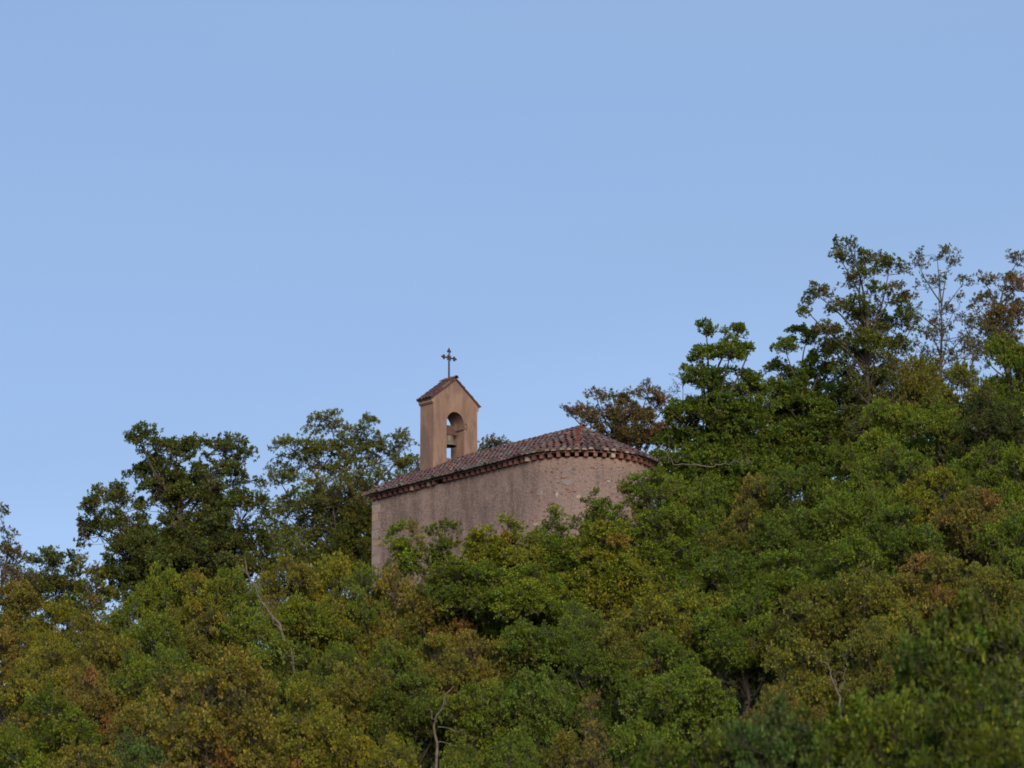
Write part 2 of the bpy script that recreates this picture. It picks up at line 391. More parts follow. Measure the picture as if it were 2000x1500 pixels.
# bare stones standing proud of the worn render on the apse
for (adeg, z, w, h, c) in ((104, 3.05, .42, .30, (.33, .27, .25)), (127, 3.42, .62, .36, (.30, .25, .24)), (119, 2.92, .22, .34, (.46, .40, .35)),
                           (136, 2.78, .34, .22, (.44, .36, .29)), (100, 1.75, .34, .20, (.47, .38, .28)), (98, 1.55, .2, .2, (.42, .32, .24)),
                           (147, 4.05, .30, .10, (.30, .09, .06)), (124, 3.62, .40, .06, (.28, .08, .06)), (133, 1.9, .5, .10, (.26, .10, .09)),
                           (108, 1.25, .3, .16, (.40, .34, .31)), (185, 2.95, .26, .2, (.42, .37, .33)), (97, 3.2, .12, .2, (.28, .10, .07)),
                           (160, 3.5, .28, .12, (.44, .38, .31)), (172, 3.6, .2, .14, (.40, .33, .27)), (152, 3.1, .18, .14, (.25, .09, .07)),
                           (165, 2.4, .3, .16, (.38, .31, .27)), (178, 2.0, .24, .2, (.40, .35, .30))):
    c = tuple(v * .72 for v in c); w *= .85; mb = MB(); a = R(adeg); d = Vector((math.cos(a), math.sin(a), 0)); sdir = Vector((-d.y, d.x, 0))
    n = 9; ring = []
    for k in range(n):
        ph = 2 * math.pi * k / n; q = rnd.uniform(.75, 1.05)
        ring.append(d * (RW - .02) + sdir * (w / 2 * math.cos(ph) * q) + Vector((0, 0, z + h / 2 * math.sin(ph) * q)))
    inner = [p + (d * RW + Vector((0, 0, z)) - p) * .25 + d * .04 for p in ring]
    for k in range(n): mb.face([ring[k], ring[(k + 1) % n], inner[(k + 1) % n], inner[k]], c)
    mb.face(inner, c)
    mb.build('bare_stone', M_STONE, apse)
# dressed corner stones of the west front
for sy in (1, -1):
  mb = MB(); z = -5.4; k = 0
  while z < WALLTOP - .1:
    h = rnd.uniform(.30, .42); h = min(h, WALLTOP - .02 - z); w = .50 if k % 2 else .36; w2 = .28 if k % 2 else .52
    g = rnd.uniform(.85, 1.1); c = (.30 * g, .24 * g, .205 * g) if rnd.random() < .75 else (.32 * g, .235 * g, .165 * g)
    mb.box(LN - w, LN + .014, *sorted((sy * (RW - w2), sy * (RW + .014))), z, z + h - .015, c)
    z += h; k += 1
  mb.build('corner_stones', M_STONE, chapel)
# pale arched head of a small apse window, mostly hidden by the bushes
mb = MB()
for i in range(5):
    a0 = math.pi * i / 5 + .02; a1 = math.pi * (i + 1) / 5 - .02; A = R(99); d = Vector((math.cos(A), math.sin(A), 0)); sdv = Vector((-d.y, d.x, 0))
    P = lambda r, a, o: d * (RW + o) + sdv * (r * math.cos(a)) + Vector((0, 0, .35 + r * math.sin(a)))
    q = [P(.32, a0, .03), P(.58, a0, .03), P(.58, a1, .03), P(.32, a1, .03)]; b = [P(.32, a0, -.2), P(.58, a0, -.2), P(.58, a1, -.2), P(.32, a1, -.2)]
    mb.face(q, (.48, .40, .32))
    for e in range(4): mb.face([q[e], b[e], b[(e + 1) % 4], q[(e + 1) % 4]], (.46, .38, .3))
mb.build('window_arch', M_STONE, chapel)

# cornice: row of brick ends under the eaves with a thin course over them
def brick_col():
    u = rnd.random(); g = rnd.uniform(.8, 1.15)
    if u < .68: c = (.17, .068, .052)
    elif u < .85: c = (.17, .07, .055)
    else: c = (.40, .28, .21)
    return tuple(x * g for x in c)
mb = MB(); pitch = .36
x = .12
while x < LN + .1:
    for s in (1, -1):
        w = rnd.uniform(.050, .090); y = RW + .085
        c = brick_col()
        if rnd.random() < .06: continue
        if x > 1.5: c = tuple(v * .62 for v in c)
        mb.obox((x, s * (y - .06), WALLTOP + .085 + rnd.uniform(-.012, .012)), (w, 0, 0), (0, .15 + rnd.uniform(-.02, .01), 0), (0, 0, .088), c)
    x += pitch * rnd.uniform(.95, 1.05)
n = int(math.pi * RW / pitch)
for i in range(n):
    a = math.pi / 2 + math.pi * (i + .5) / n; d = Vector((math.cos(a), math.sin(a), 0)); sdv = Vector((-d.y, d.x, 0))
    mb.obox(d * (RW + .03) + Vector((0, 0, WALLTOP + .085 + rnd.uniform(-.012, .012))), sdv * rnd.uniform(.072, .095), d * (.15 + rnd.uniform(-.02, .01)), (0, 0, .088), brick_col())
for s in (1, -1):
    x = 0.0
    while x < LN + .1:
        g = rnd.uniform(.8, 1.15); x2 = min(x + .33, LN + .12)
        mb.box(x, x2 - .01, *(sorted((s * (RW - .3), s * (RW + .17)))), WALLTOP + .178, WALLTOP + .222, (.17 * g, .10 * g, .08 * g)); x += .33
for i in range(36):
    a0 = math.pi / 2 + math.pi * i / 36; a1 = math.pi / 2 + math.pi * (i + 1) / 36; g = rnd.uniform(.8, 1.15); c = (.27 * g, .15 * g, .11 * g)
    P = lambda r, a, z: (r * math.cos(a), r * math.sin(a), z)
    za, zb = WALLTOP + .178, WALLTOP + .222
    mb.face([P(RW + .17, a0, za), P(RW + .17, a1, za), P(RW + .17, a1, zb), P(RW + .17, a0, zb)], c)
    mb.face([P(RW - .2, a0, za), P(RW - .2, a1, za), P(RW + .17, a1, za), P(RW + .17, a0, za)], c)
    mb.face([P(RW - .2, a0, zb), P(RW + .17, a0, zb), P(RW + .17, a1, zb), P(RW - .2, a1, zb)], c)
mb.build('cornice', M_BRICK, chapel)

# roof: deck plus barrel tiles
def tile_col(red=0.0):
    u = rnd.random(); g = rnd.uniform(.78, 1.18)
    if u < .45: c = (.135, .068, .062)
    elif u < .70: c = (.175, .075, .058)
    elif u < .85: c = (.115, .085, .075)
    elif u < .95: c = (.20, .165, .125)
    else: c = (.25, .115, .08)
    return (c[0] * g * .80, c[1] * g * .86, c[2] * g * .95)
def barrel(mb, p0, p1, up, r0, r1, c, cap=None, n=6):
    """half-round tile from the low end p0 to the high end p1"""
    p0 = Vector(p0); p1 = Vector(p1); d = (p1 - p0).normalized(); up = Vector(up); sdv = d.cross(up).normalized(); up = sdv.cross(d)
    a = []; b = []
    for k in range(n + 1):
        ph = math.pi * k / n; e = sdv * math.cos(ph); f = up * math.sin(ph)
        a.append(p0 + e * r0 + f * r0); b.append(p1 + e * r1 + f * r1)
    base = len(mb.v); mb.v += [tuple(q) for q in a + b]
    for k in range(n):
        mb.f.append((base + k, base + k + 1, base + n + 2 + k, base + n + 1 + k)); mb.c.append(c)
    ai = [p0 + (q - p0) * .86 for q in a]
    for k in range(n): mb.face([a[k], ai[k], ai[k + 1], a[k + 1]], tuple(v * 1.1 for v in c))
    if cap: mb.face([q + d * .012 for q in ai], cap)
def mortar():
    g = rnd.uniform(.7, 1.1); return (.37 * g, .30 * g, .235 * g) if rnd.random() < .75 else (.06, .045, .04)
mb = MB(); SL = math.hypot(ER, ZR - ZE); XE = LN + .30
deckc = (.10, .065, .058); DI = .17; DY = ER - DI; DZ = ZE + (ZR - ZE) * DI / ER - .02
for s in (1, -1):
    e0 = Vector((0, s * ER, ZE)); up = Vector((0, s * (ZR - ZE), ER)).normalized(); ddir = Vector((0, -s * ER, ZR - ZE)).normalized()
    mb.face([(0, s * DY, DZ), (XE, s * DY, DZ), (XE, 0, ZR), (0, 0, ZR)][::s], deckc)
    mb.face([(0, s * DY, DZ - .04), (XE, s * DY, DZ - .04), (XE, 0, ZR - .05), (0, 0, ZR - .05)][::-s], deckc)
    mb.face([(0, s * DY, DZ - .04), (XE, s * DY, DZ - .04), (XE, s * DY, DZ), (0, s * DY, DZ)][::s], deckc)
    mb.face([(XE, s * DY, DZ - .04), (XE, 0, ZR - .05), (XE, 0, ZR), (XE, s * DY, DZ)][::s], deckc)
    x = XE - .10
    while x > -.06:
        rows = int(SL / .375)
        for r in range(rows):
            q = r * .375 + rnd.uniform(-.025, .025) - (.06 if r == 0 else 0)
            j = rnd.uniform(-.03, .03)
            c = tile_col()
            p0 = e0 + Vector((x + j, 0, 0)) + ddir * q + up * (.022 + rnd.uniform(0, .026)); p1 = e0 + Vector((x + j * .5, 0, 0)) + ddir * min(q + .48, SL) + up * .004
            barrel(mb, p0, p1, up, .128, .105, c, mortar() if r == 0 else None)
        x -= .31
# apse cone
for i in range(48):
    a0 = math.pi / 2 + math.pi * i / 48; a1 = math.pi / 2 + math.pi * (i + 1) / 48
    P = lambda r, a, z: (r * math.cos(a), r * math.sin(a), z)
    mb.face([P(DY, a0, DZ), P(DY, a1, DZ), (0, 0, ZR)], deckc)
    mb.face([P(DY, a0, DZ - .04), P(DY, a1, DZ - .04), P(DY, a1, DZ), P(DY, a0, DZ)], deckc)
    mb.face([P(DY, a1, DZ - .04), P(DY, a0, DZ - .04), P(RW - .3, a0, DZ - .04), P(RW - .3, a1, DZ - .04)], deckc)
rows = int(SL / .375)
for r in range(rows):
    rad = ER * (1 - (r * .375) / SL); nn = max(4, int(math.pi * rad / .31))
    for i in range(nn):
        a = math.pi / 2 + math.pi * (i + .5 + rnd.uniform(-.08, .08)) / nn
        d = Vector((math.cos(a), math.sin(a), 0)); ddir = (Vector((0, 0, ZR)) - d * ER - Vector((0, 0, ZE))).normalized(); up = (d * (ZR - ZE) + Vector((0, 0, ER))).normalized()
        e0 = d * ER + Vector((0, 0, ZE)); q = r * .375 + rnd.uniform(-.03, .03) - (.06 if r == 0 else 0)
        if r and rnd.random() < .03: continue
        barrel(mb, e0 + ddir * q + up * (.022 + rnd.uniform(0, .026)), e0 + ddir * min(q + .48, SL - .02) + up * .004, up, .128, .105, tile_col(), mortar() if r == 0 else None)
roof = mb.build('roof', M_TILE, chapel)
mb = MB(); x = XE
while x > -.1:
    barrel(mb, (x - .40, 0, ZR + .035 + rnd.uniform(0, .02)), (x, 0, ZR + .02), (0, 0, 1), .125, .105, tile_col()); x -= .34
mb.build('ridge_tiles', M_TILE, roof)
mb = MB()
for a in (R(135), R(225)):
    d = Vector((math.cos(a), math.sin(a), 0)); e0 = d * ER + Vector((0, 0, ZE)); ddir = (Vector((0, 0, ZR)) - e0).normalized(); up = (d * (ZR - ZE) + Vector((0, 0, ER))).normalized()
    q = .12; k = 0
    while q < SL - .1:
        g = rnd.uniform(.8, 1.2); c = (.22 * g, .072 * g, .056 * g) if k else (.34, .26, .2)
        barrel(mb, e0 + ddir * q + up * .085, e0 + ddir * min(q + .36, SL) + up * .05, up, .112, .088, c); q += .275; k += 1
mb.lathe([(.15, -.06), (.12, .03), (.06, .08), (.0, .09)], 10, (.22, .13, .1), (0, 0, ZR + .06))
mb.build('hip_tiles', M_TILE, roof)

# bell gable
GX0, GX1, GW = 8.10, 8.99, 1.27
GE, GA, GZ0, GB, GS, GR = 9.12, 10.07, 4.9, 6.50, 8.13, .50
mb = MB(); NS = 18
inner = [(-GR, GB)] + [(-GR * math.cos(math.pi * k / NS), GS + GR * math.sin(math.pi * k / NS)) for k in range(NS + 1)] + [(GR, GB)]
def cast(y, z):
    if z <= GS + 1e-6: return (math.copysign(GW, y), z)
    dy, dz = y, z - GS; best = 1e9
    if abs(dy) > 1e-6: best = GW / abs(dy)
    m = (GA - GE) / GW                      # roof line: z = GA - m|y|
    tt = (GA - GS) / (dz + m * abs(dy)); best = min(best, tt)
    return (dy * best, GS + dz * best)
outer = [(-GW, GB)] + [cast(y, z) for y, z in inner[1:-1]] + [(GW, GB)]
# put exact eave corners on the outline
for sgn in (-1, 1):
    k = min(range(len(outer)), key=lambda i: abs(outer[i][0] - sgn * GW) + abs(outer[i][1] - GE)); outer[k] = (sgn * GW, GE)
for xx, fl in ((GX0, -1), (GX1, 1)):
    for k in range(len(inner) - 1):
        q = [(xx, *inner[k]), (xx, *inner[k + 1]), (xx, *outer[k + 1]), (xx, *outer[k])]; mb.face(q[::fl])
    q = [(xx, -GW, GZ0), (xx, -GW, GB), (xx, -GR, GB), (xx, GR, GB), (xx, GW, GB), (xx, GW, GZ0)]; mb.face(q[::-fl])
for k in range(len(inner) - 1):
    mb.face([(GX0, *inner[k]), (GX0, *inner[k + 1]), (GX1, *inner[k + 1]), (GX1, *inner[k])])
    mb.face([(GX0, *outer[k]), (GX1, *outer[k]), (GX1, *outer[k + 1]), (GX0, *outer[k + 1])])
mb.face([(GX0, -GR, GB), (GX1, -GR, GB), (GX1, GR, GB), (GX0, GR, GB)])
for s in (-1, 1): mb.face([(GX0, s * GW, GZ0), (GX1, s * GW, GZ0), (GX1, s * GW, GB), (GX0, s * GW, GB)][::s])
gable = mb.build('bell_gable', M_GABLE, chapel)
for s in (1, -1):           # moulded cornice below each eave
    mb = MB()
    for (z0, z1, o, c) in ((GE - .27, GE - .215, .05, (.24, .12, .09)), (GE - .213, GE - .10, .085, (.30, .22, .165)), (GE - .098, GE - .03, .13, (.20, .115, .09))):
        mb.box(GX0 + .002, GX1 + .03, *(sorted((s * (GW - .05), s * (GW + o)))), z0, z1, c)
    mb.build('gable_cornice', M_BRICK, gable)
mb = MB(); m = (GA - GE) / GW; OV = .13; th = .035
x0, x1 = GX0 - .055, GX1 + .09
for s in (1, -1):
    e = Vector((0, s * (GW + OV), GE - m * OV + .02)); rdg = Vector((0, 0, GA + .02)); up = Vector((0, s * m, 1)).normalized(); dd = (rdg - e); L = dd.length; dd.normalize()
    cc = (.10, .05, .042); X0 = Vector((x0, 0, 0)); X1 = Vector((x1, 0, 0))
    a, b = [e + X0, e + X1, rdg + X1, rdg + X0], [p + up * th for p in (e + X0, e + X1, rdg + X1, rdg + X0)]
    mb.face(a[::-s], cc); mb.face(b[::s], cc)
    for k in range(4): mb.face([a[k], a[(k + 1) % 4], b[(k + 1) % 4], b[k]][::s], cc)
    x = x0 + .09
    while x < x1:
        q = -.05
        while q < L - .1:
            c = tile_col(); c = (c[0] * .55, c[1] * .52, c[2] * .55)
            if abs(x - x0) < .15: c = (c[0] * 1.5, c[1] * 1.1, c[2] * 1.0)
            p0 = e + Vector((x + rnd.uniform(-.01, .01), 0, 0)) + dd * q + up * (th + .02); p1 = e + Vector((x, 0, 0)) + dd * min(q + .38, L) + up * (th + .004)
            barrel(mb, p0, p1, up, .08, .066, c); q += .30 + rnd.uniform(-.02, .02)
        x += .20
x = x0 - .03
while x < x1 - .1:
    barrel(mb, (x, 0, GA + .10), (min(x + .42, x1 + .03), 0, GA + .08), (0, 0, 1), .12, .10, (.19 * rnd.uniform(.8, 1.2), .10, .07)); x += .34
mb.build('gable_roof', M_TILE, gable)
# cross of forged iron with trefoil ends and rays
mb = MB(); cx, cz = 8.55, 11.17; ci = (.06, .036, .042)
def blob(o, r, c):
    n = 8
    for i in range(n):
        for k in range(4):
            a0, a1 = 2 * math.pi * i / n, 2 * math.pi * (i + 1) / n; b0, b1 = -math.pi / 2 + math.pi * k / 4, -math.pi / 2 + math.pi * (k + 1) / 4
            S = lambda a, b: (o[0] + .55 * r * math.cos(b) * math.cos(a), o[1] + r * math.cos(b) * math.sin(a), o[2] + r * math.sin(b))
            mb.face([S(a0, b0), S(a1, b0), S(a1, b1), S(a0, b1)], c)
mb.tube([(cx, 0, GA - .02), (cx, 0, GA + .12), (cx, 0, GA + .16), (cx, 0, cz - .16), (cx, 0, cz + .22)], [.07, .07, .046, .042, .036], 8, ci)
mb.tube([(cx, -.27, cz), (cx, .27, cz)], [.034, .034], 8, ci)
mb.tube([(cx, -.26, cz), (cx, -.12, cz)], [.03, .038], 6, ci); mb.tube([(cx, .26, cz), (cx, .12, cz)], [.03, .038], 6, ci)
for (dy, dz) in ((1, 0), (-1, 0), (0, 1)):
    t0 = Vector((0, dy, dz)); s0 = Vector((0, -dz, dy))
    for o in (t0 * .36, t0 * .295 + s0 * .055, t0 * .295 - s0 * .055): blob((cx, o.y, cz + o.z), .066, ci)
    tip = t0 * .43; blob((cx, tip.y, cz + tip.z), .035, ci)
for k in range(4):
    a = math.pi / 4 + math.pi / 2 * k; d = Vector((0, math.cos(a), math.sin(a)))
    mb.tube([Vector((cx, 0, cz)) + d * .03, Vector((cx, 0, cz)) + d * .17], [.045, .012], 5, ci)
    for w in (-.42, .42):
        d2 = Vector((0, math.cos(a + w), math.sin(a + w))); mb.tube([Vector((cx, 0, cz)) + d2 * .03, Vector((cx, 0, cz)) + d2 * .115], [.022, .006], 5, ci)
blob((cx, 0, GA + .14), .07, ci)
mb.build('cross', M_IRON, gable, smooth=True)
# impost ledges and bell-rope ring at the springing of the arch
mb = MB()
for s in (1, -1): mb.box(GX0 + .01, GX1 - .05, *(sorted((s * GR, s * (GR - .035)))), GS - .24, GS - .19, (.10, .07, .055))
ring = [Vector((GX0 - .03, -GR - .02 + .085 * math.cos(a) - .05, GS - .07 + .13 * math.sin(a))) for a in [2 * math.pi * k / 14 for k in range(15)]]
mb.tube(ring, [.014] * 15, 6, (.14, .10, .08))
mb.build('iron_fittings', M_IRON, gable)
# the bell
bell = empty('church_bell', CH + Vector((CU.x, CU.y, 0)) * 8.55 + Vector((0, 0, 7.16)), CH_ROT)
tag(bell, 'dull bronze bell under a reddish wooden headstock, hung in the arch of the bell gable', 'bell')
mb = MB()
mb.lathe([(.345, 0), (.355, .02), (.345, .06), (.29, .14), (.245, .24), (.215, .36), (.195, .44), (.14, .50), (.05, .525), (0, .53)], 24, (.14, .125, .085))
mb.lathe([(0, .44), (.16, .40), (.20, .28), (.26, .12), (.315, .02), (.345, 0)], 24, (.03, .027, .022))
mb.build('bell_body', M_BRONZE, bell, smooth=True)
mb = MB()
mb.tube([(0, 0, .45), (.02, .01, .08)], [.018, .022], 8, (.06, .05, .045)); mb.lathe([(0, -.04), (.05, 0), (.055, .05), (.03, .1), (0, .12)], 10, (.06, .05, .045), (.02, .01, .02))
mb.build('clapper', M_IRON, bell)
mb = MB(); wc = (.115, .06, .047)
mb.box(-.09, .09, -.40, .40, .53, .66, wc); mb.box(-.08, .08, -.27, .27, .662, .80, (.105, .056, .045)); mb.box(-.07, .07, -.15, .15, .802, .93, (.10, .055, .045))
mb.tube([(0, -.52, .595), (0, .52, .595)], [.028, .028], 8, (.09, .06, .05))
for y in (-.16, .16): mb.box(-.10, .10, y - .02, y + .02, .50, .815, (.08, .05, .045))
mb.box(-.06, .06, -.10, .10, .45, .53, (.09, .07, .05))
mb.build('headstock', M_WOOD, bell)

# ------------------------------------------------------------------ trees
def unit(rng, n):
    v = rng.normal(size=(n, 3)); return v / np.linalg.norm(v, axis=1, keepdims=True)
def tubes_np(P0, P1, r0, r1):
    """three-sided twigs, vectorised"""
    d = P1 - P0; d /= np.linalg.norm(d, axis=1, keepdims=True) + 1e-9
    a = np.cross(d, np.array([0.3, 0.2, 0.93])); a /= np.linalg.norm(a, axis=1, keepdims=True) + 1e-9
    b = np.cross(d, a); n = len(P0); V = np.zeros((n, 6, 3))
    for k in range(3):
        c, s = math.cos(2.094 * k), math.sin(2.094 * k); o = a * c + b * s
        V[:, k] = P0 + o * r0; V[:, 3 + k] = P1 + o * r1
    base = np.arange(n)[:, None] * 6
    Q = np.concatenate([base + np.array([k, (k + 1) % 3, 3 + (k + 1) % 3, 3 + k]) for k in range(3)])
    return V.reshape(-1, 3), Q
def polytube(pts, rad, n=5):
    pts = np.asarray(pts, float); d = np.gradient(pts, axis=0); d /= np.linalg.norm(d, axis=1, keepdims=True) + 1e-9
    a = np.cross(d, np.array([0.3, 0.2, 0.93])); a /= np.linalg.norm(a, axis=1, keepdims=True) + 1e-9; b = np.cross(d, a)
    ph = np.arange(n) * 2 * np.pi / n
    V = pts[:, None] + (a[:, None] * np.cos(ph)[None, :, None] + b[:, None] * np.sin(ph)[None, :, None]) * np.asarray(rad)[:, None, None]
    Q = [(i * n + k, i * n + (k + 1) % n, (i + 1) * n + (k + 1) % n, (i + 1) * n + k) for i in range(len(pts) - 1) for k in range(n)]
    return V.reshape(-1, 3), np.array(Q)
def curve(p0, p1, sag, m=5):
    p0 = np.asarray(p0, float); p1 = np.asarray(p1, float); t = np.linspace(0, 1, m)[:, None]
    mid = (p0 + p1) / 2 + sag
    return (1 - t) ** 2 * p0 + 2 * t * (1 - t) * mid + t ** 2 * p1

def tree_meshes(seed, lobes, trunk_top, H, trunk_r=.16, clump_den=1.0, tips=17, leaves=10, leaf=.135, brown=.06, brown_col=(1.28, .90, 1.5), shell=.5, clump_r=.40, base_wig=.3, bend=(0, 0)):
    """lobes: (centre, radii) in metres, local to the tree's base. Returns trunk mesh and crown mesh"""
    rng = np.random.default_rng(seed)
    WV, WQ, nv = [], [], 0
    def addw(V, Q):
        nonlocal nv
        WV.append(V); WQ.append(Q + nv); nv += len(V)
    tt = np.array(trunk_top, float)
    m = 7; t = np.linspace(0, 1, m)[:, None]
    tp = np.array([bend[0], bend[1], -.25]) * (1 - t) + tt * t + np.concatenate([rng.normal(0, base_wig * .35, (m, 2)) * np.sin(t * np.pi), np.zeros((m, 1))], 1)
    addw(*polytube(tp, trunk_r * (1.15 - .95 * t[:, 0]), 7))
    clumps, cl_r, tip_p, tip_d, tip_c, cl_of = [], [], [], [], [], []
    twP0, twP1 = [], []
    for (c, r) in lobes:
        c = np.array(c, float); r = np.array(r, float)
        # limb from trunk
        hd = math.hypot(c[0] - tt[0], c[1] - tt[1])
        f = np.clip((c[2] - .55 * hd - .5 * r[2]) / max(tt[2], .1), .18, 1.0) * rng.uniform(.85, 1.0)
        k = f * (m - 1); i = min(int(k), m - 2); s = tp[i] + (tp[i + 1] - tp[i]) * (k - i)
        L = np.linalg.norm(c - s)
        cv = curve(s, c, rng.normal(0, .12 * L, 3) + np.array([0, 0, -.05 * L]), 6)
        addw(*polytube(cv, np.linspace(trunk_r * .34, trunk_r * .10, 6), 5))
        n = max(4, int(clump_den * 19.0 * (r[0] * r[1] * r[2]) ** (2 / 3.)))
        u = unit(rng, n); u[:, 2] = np.where(u[:, 2] < -.35, -u[:, 2], u[:, 2])
        q = c + u * r * (shell + (1 - shell) * rng.random((n, 1)) + np.where(rng.random((n, 1)) < .13, rng.uniform(.12, .5, (n, 1)), 0))
        for p in q:
            L = np.linalg.norm(p - cv[3]); cb = curve(cv[int(np.argmin(np.linalg.norm(cv[2:] - p, axis=1))) + 2], p, rng.normal(0, .22 * L, 3), 5)
            addw(*polytube(cb, np.linspace(trunk_r * .07 + .006, .006, 5), 3))
            clumps.append(p)
    clumps = np.array(clumps); nc = len(clumps)
    cen = np.mean(clumps, 0)
    # tips of each clump
    T = nc * tips
    ci = np.repeat(np.arange(nc), tips)
    out = clumps - cen; out /= np.linalg.norm(out, axis=1, keepdims=True) + 1e-9
    d = unit(rng, T) + .45 * out[ci] + np.array([0, 0, .35]); d /= np.linalg.norm(d, axis=1, keepdims=True)
    rad = (clump_r * rng.uniform(.75, 1.3, nc))[ci] * rng.uniform(.35, 1.0, T)
    tp_ = clumps[ci] + d * rad[:, None] * np.array([1.1, 1.1, .92])
    addw(*tubes_np(clumps[ci] - d * .02, tp_, .007, .004))
    # leaves: rosette round each tip
    nL = T * leaves; ti = np.repeat(np.arange(T), leaves)
    ld = unit(rng, nL) * 1.0 + d[ti] * .75; ld /= np.linalg.norm(ld, axis=1, keepdims=True)
    base = tp_[ti] - d[ti] * (rng.random((nL, 1)) * .10)
    L = leaf * rng.uniform(.65, 1.2, (nL, 1)); W = L * rng.uniform(.40, .55, (nL, 1))
    up = unit(rng, nL) + np.array([0, -.25, .35]); sdv = np.cross(ld, up); sdv /= np.linalg.norm(sdv, axis=1, keepdims=True) + 1e-9
    nrm = np.cross(sdv, ld)
    p0 = base + ld * .015; p2 = base + ld * L; mid = base + ld * L * .58 + nrm * L * .10
    Vl = np.stack([p0, mid + sdv * W * .5, p2, mid - sdv * W * .5], 1).reshape(-1, 3)
    Ql = np.arange(nL * 4).reshape(-1, 4)
    # tint per clump and leaf
    g = np.ones((nc, 3)) * rng.uniform(.72, 1.25, (nc, 1)); g[:, 0] *= rng.uniform(.80, 1.12, nc); g[:, 2] *= rng.uniform(.8, 1.3, nc)
    # dry branches come in neighbourhoods
    if brown > 0:
        seeds = clumps[rng.integers(0, nc, max(1, int(round(nc * brown / 5))))]
        for s in seeds:
            near = np.argsort(np.linalg.norm(clumps - s, axis=1))[:int(rng.integers(2, 8))]
            g[near] = np.array(brown_col) * rng.uniform(.75, 1.15, (len(near), 1))
    c = g[ci][ti] * rng.uniform(.7, 1.3, (nL, 1)); odd = rng.random(nL) < .010 + brown * .25
    c[odd] = np.array(brown_col) * rng.uniform(.7, 1.5, (odd.sum(), 1))
    yl = rng.random(nL) < .08; c[yl] *= np.array([1.65, 1.5, 1.0])
    crown = np_mesh('crown', Vl, Ql, c)
    wood = np_mesh('trunk', np.concatenate(WV), np.concatenate(WQ), smooth=True)
    crown.materials.append(M_LEAF); wood.materials.append(M_BARK)
    return wood, crown

COLS = {
    'green':  (0.139, 0.190, 0.019), 'bright': (0.164, 0.218, 0.018), 'dark': (0.074, 0.098, 0.018), 'deep': (0.119, 0.168, 0.020),
    'yellow': (0.212, 0.221, 0.022), 'olive': (0.179, 0.184, 0.026), 'rust': (0.187, 0.178, 0.028), 'russet': (0.194, 0.172, 0.032),
    'blue':   (0.106, 0.167, 0.036), 'sky': (0.109, 0.129, 0.024), 'brownsky': (0.164, 0.132, 0.044), 'light': (0.152, 0.167, 0.027), 'grey': (0.136, 0.132, 0.047)}
rc = random.Random(3)
def set_tree(name, wood, crown, loc, rz, scale, colr, label, group, cat='tree'):
    t = empty(name, loc, rz); t.scale = scale
    tag(t, label, cat, group)
    w = link('trunk', wood, None, t); c = link('crown', crown, None, t)
    k = rc.uniform(.92, 1.08); c.color = (colr[0] * k, colr[1] * k, colr[2] * k, 1)
    return t

# --- trees of the skyline and bushes at the wall, each with its own crown of lobes (photo pixels -> metres)
def own_tree(name, seed, Y, lobes, col, label, group, base_px=None, cat='tree', depth=1.0, fill=.7, **kw):
    k = ppm(Y); rg2 = random.Random(seed)
    if fill:
        mx = base_px if base_px is not None and base_px > 0 else sum(l[0] for l in lobes) / len(lobes)
        lo = max(l[1] for l in lobes); extra = []
        for (px, py, rx, ry) in lobes:
            f = rg2.uniform(.35, .6); r = max(rx, ry) * fill
            extra.append((px + (mx - px) * f, py + (lo - py) * f * .8, r, r * .8))
        lobes = lobes + extra
    bx = base_px if base_px is not None else sum(l[0] for l in lobes) / len(lobes)
    X = at(bx, 1000, Y).x; gz = ground(X, Y); base = Vector((X, Y, gz)); L = []
    wx = max(l[0] + l[2] for l in lobes) - min(l[0] - l[2] for l in lobes)
    for (px, py, rx, ry) in lobes:
        off = rg2.uniform(-1, 1) * .28 * wx / k * depth * .5
        p = at(px, py, Y + off) - base
        L.append(((p.x, p.y, p.z), (rx / k, min(rx, wx * .25) / k * depth, ry / k)))
    zs = [l[0][2] for l in L]; ztop = min(zs) + .62 * (max(zs) - min(zs)); cx = sum(l[0][0] for l in L) / len(L)
    wood, crown = tree_meshes(seed, L, (cx, 0, max(ztop, .8)), max(zs), **kw)
    return set_tree(name, wood, crown, base, 0, (1, 1, 1), COLS[col], label, group, cat)

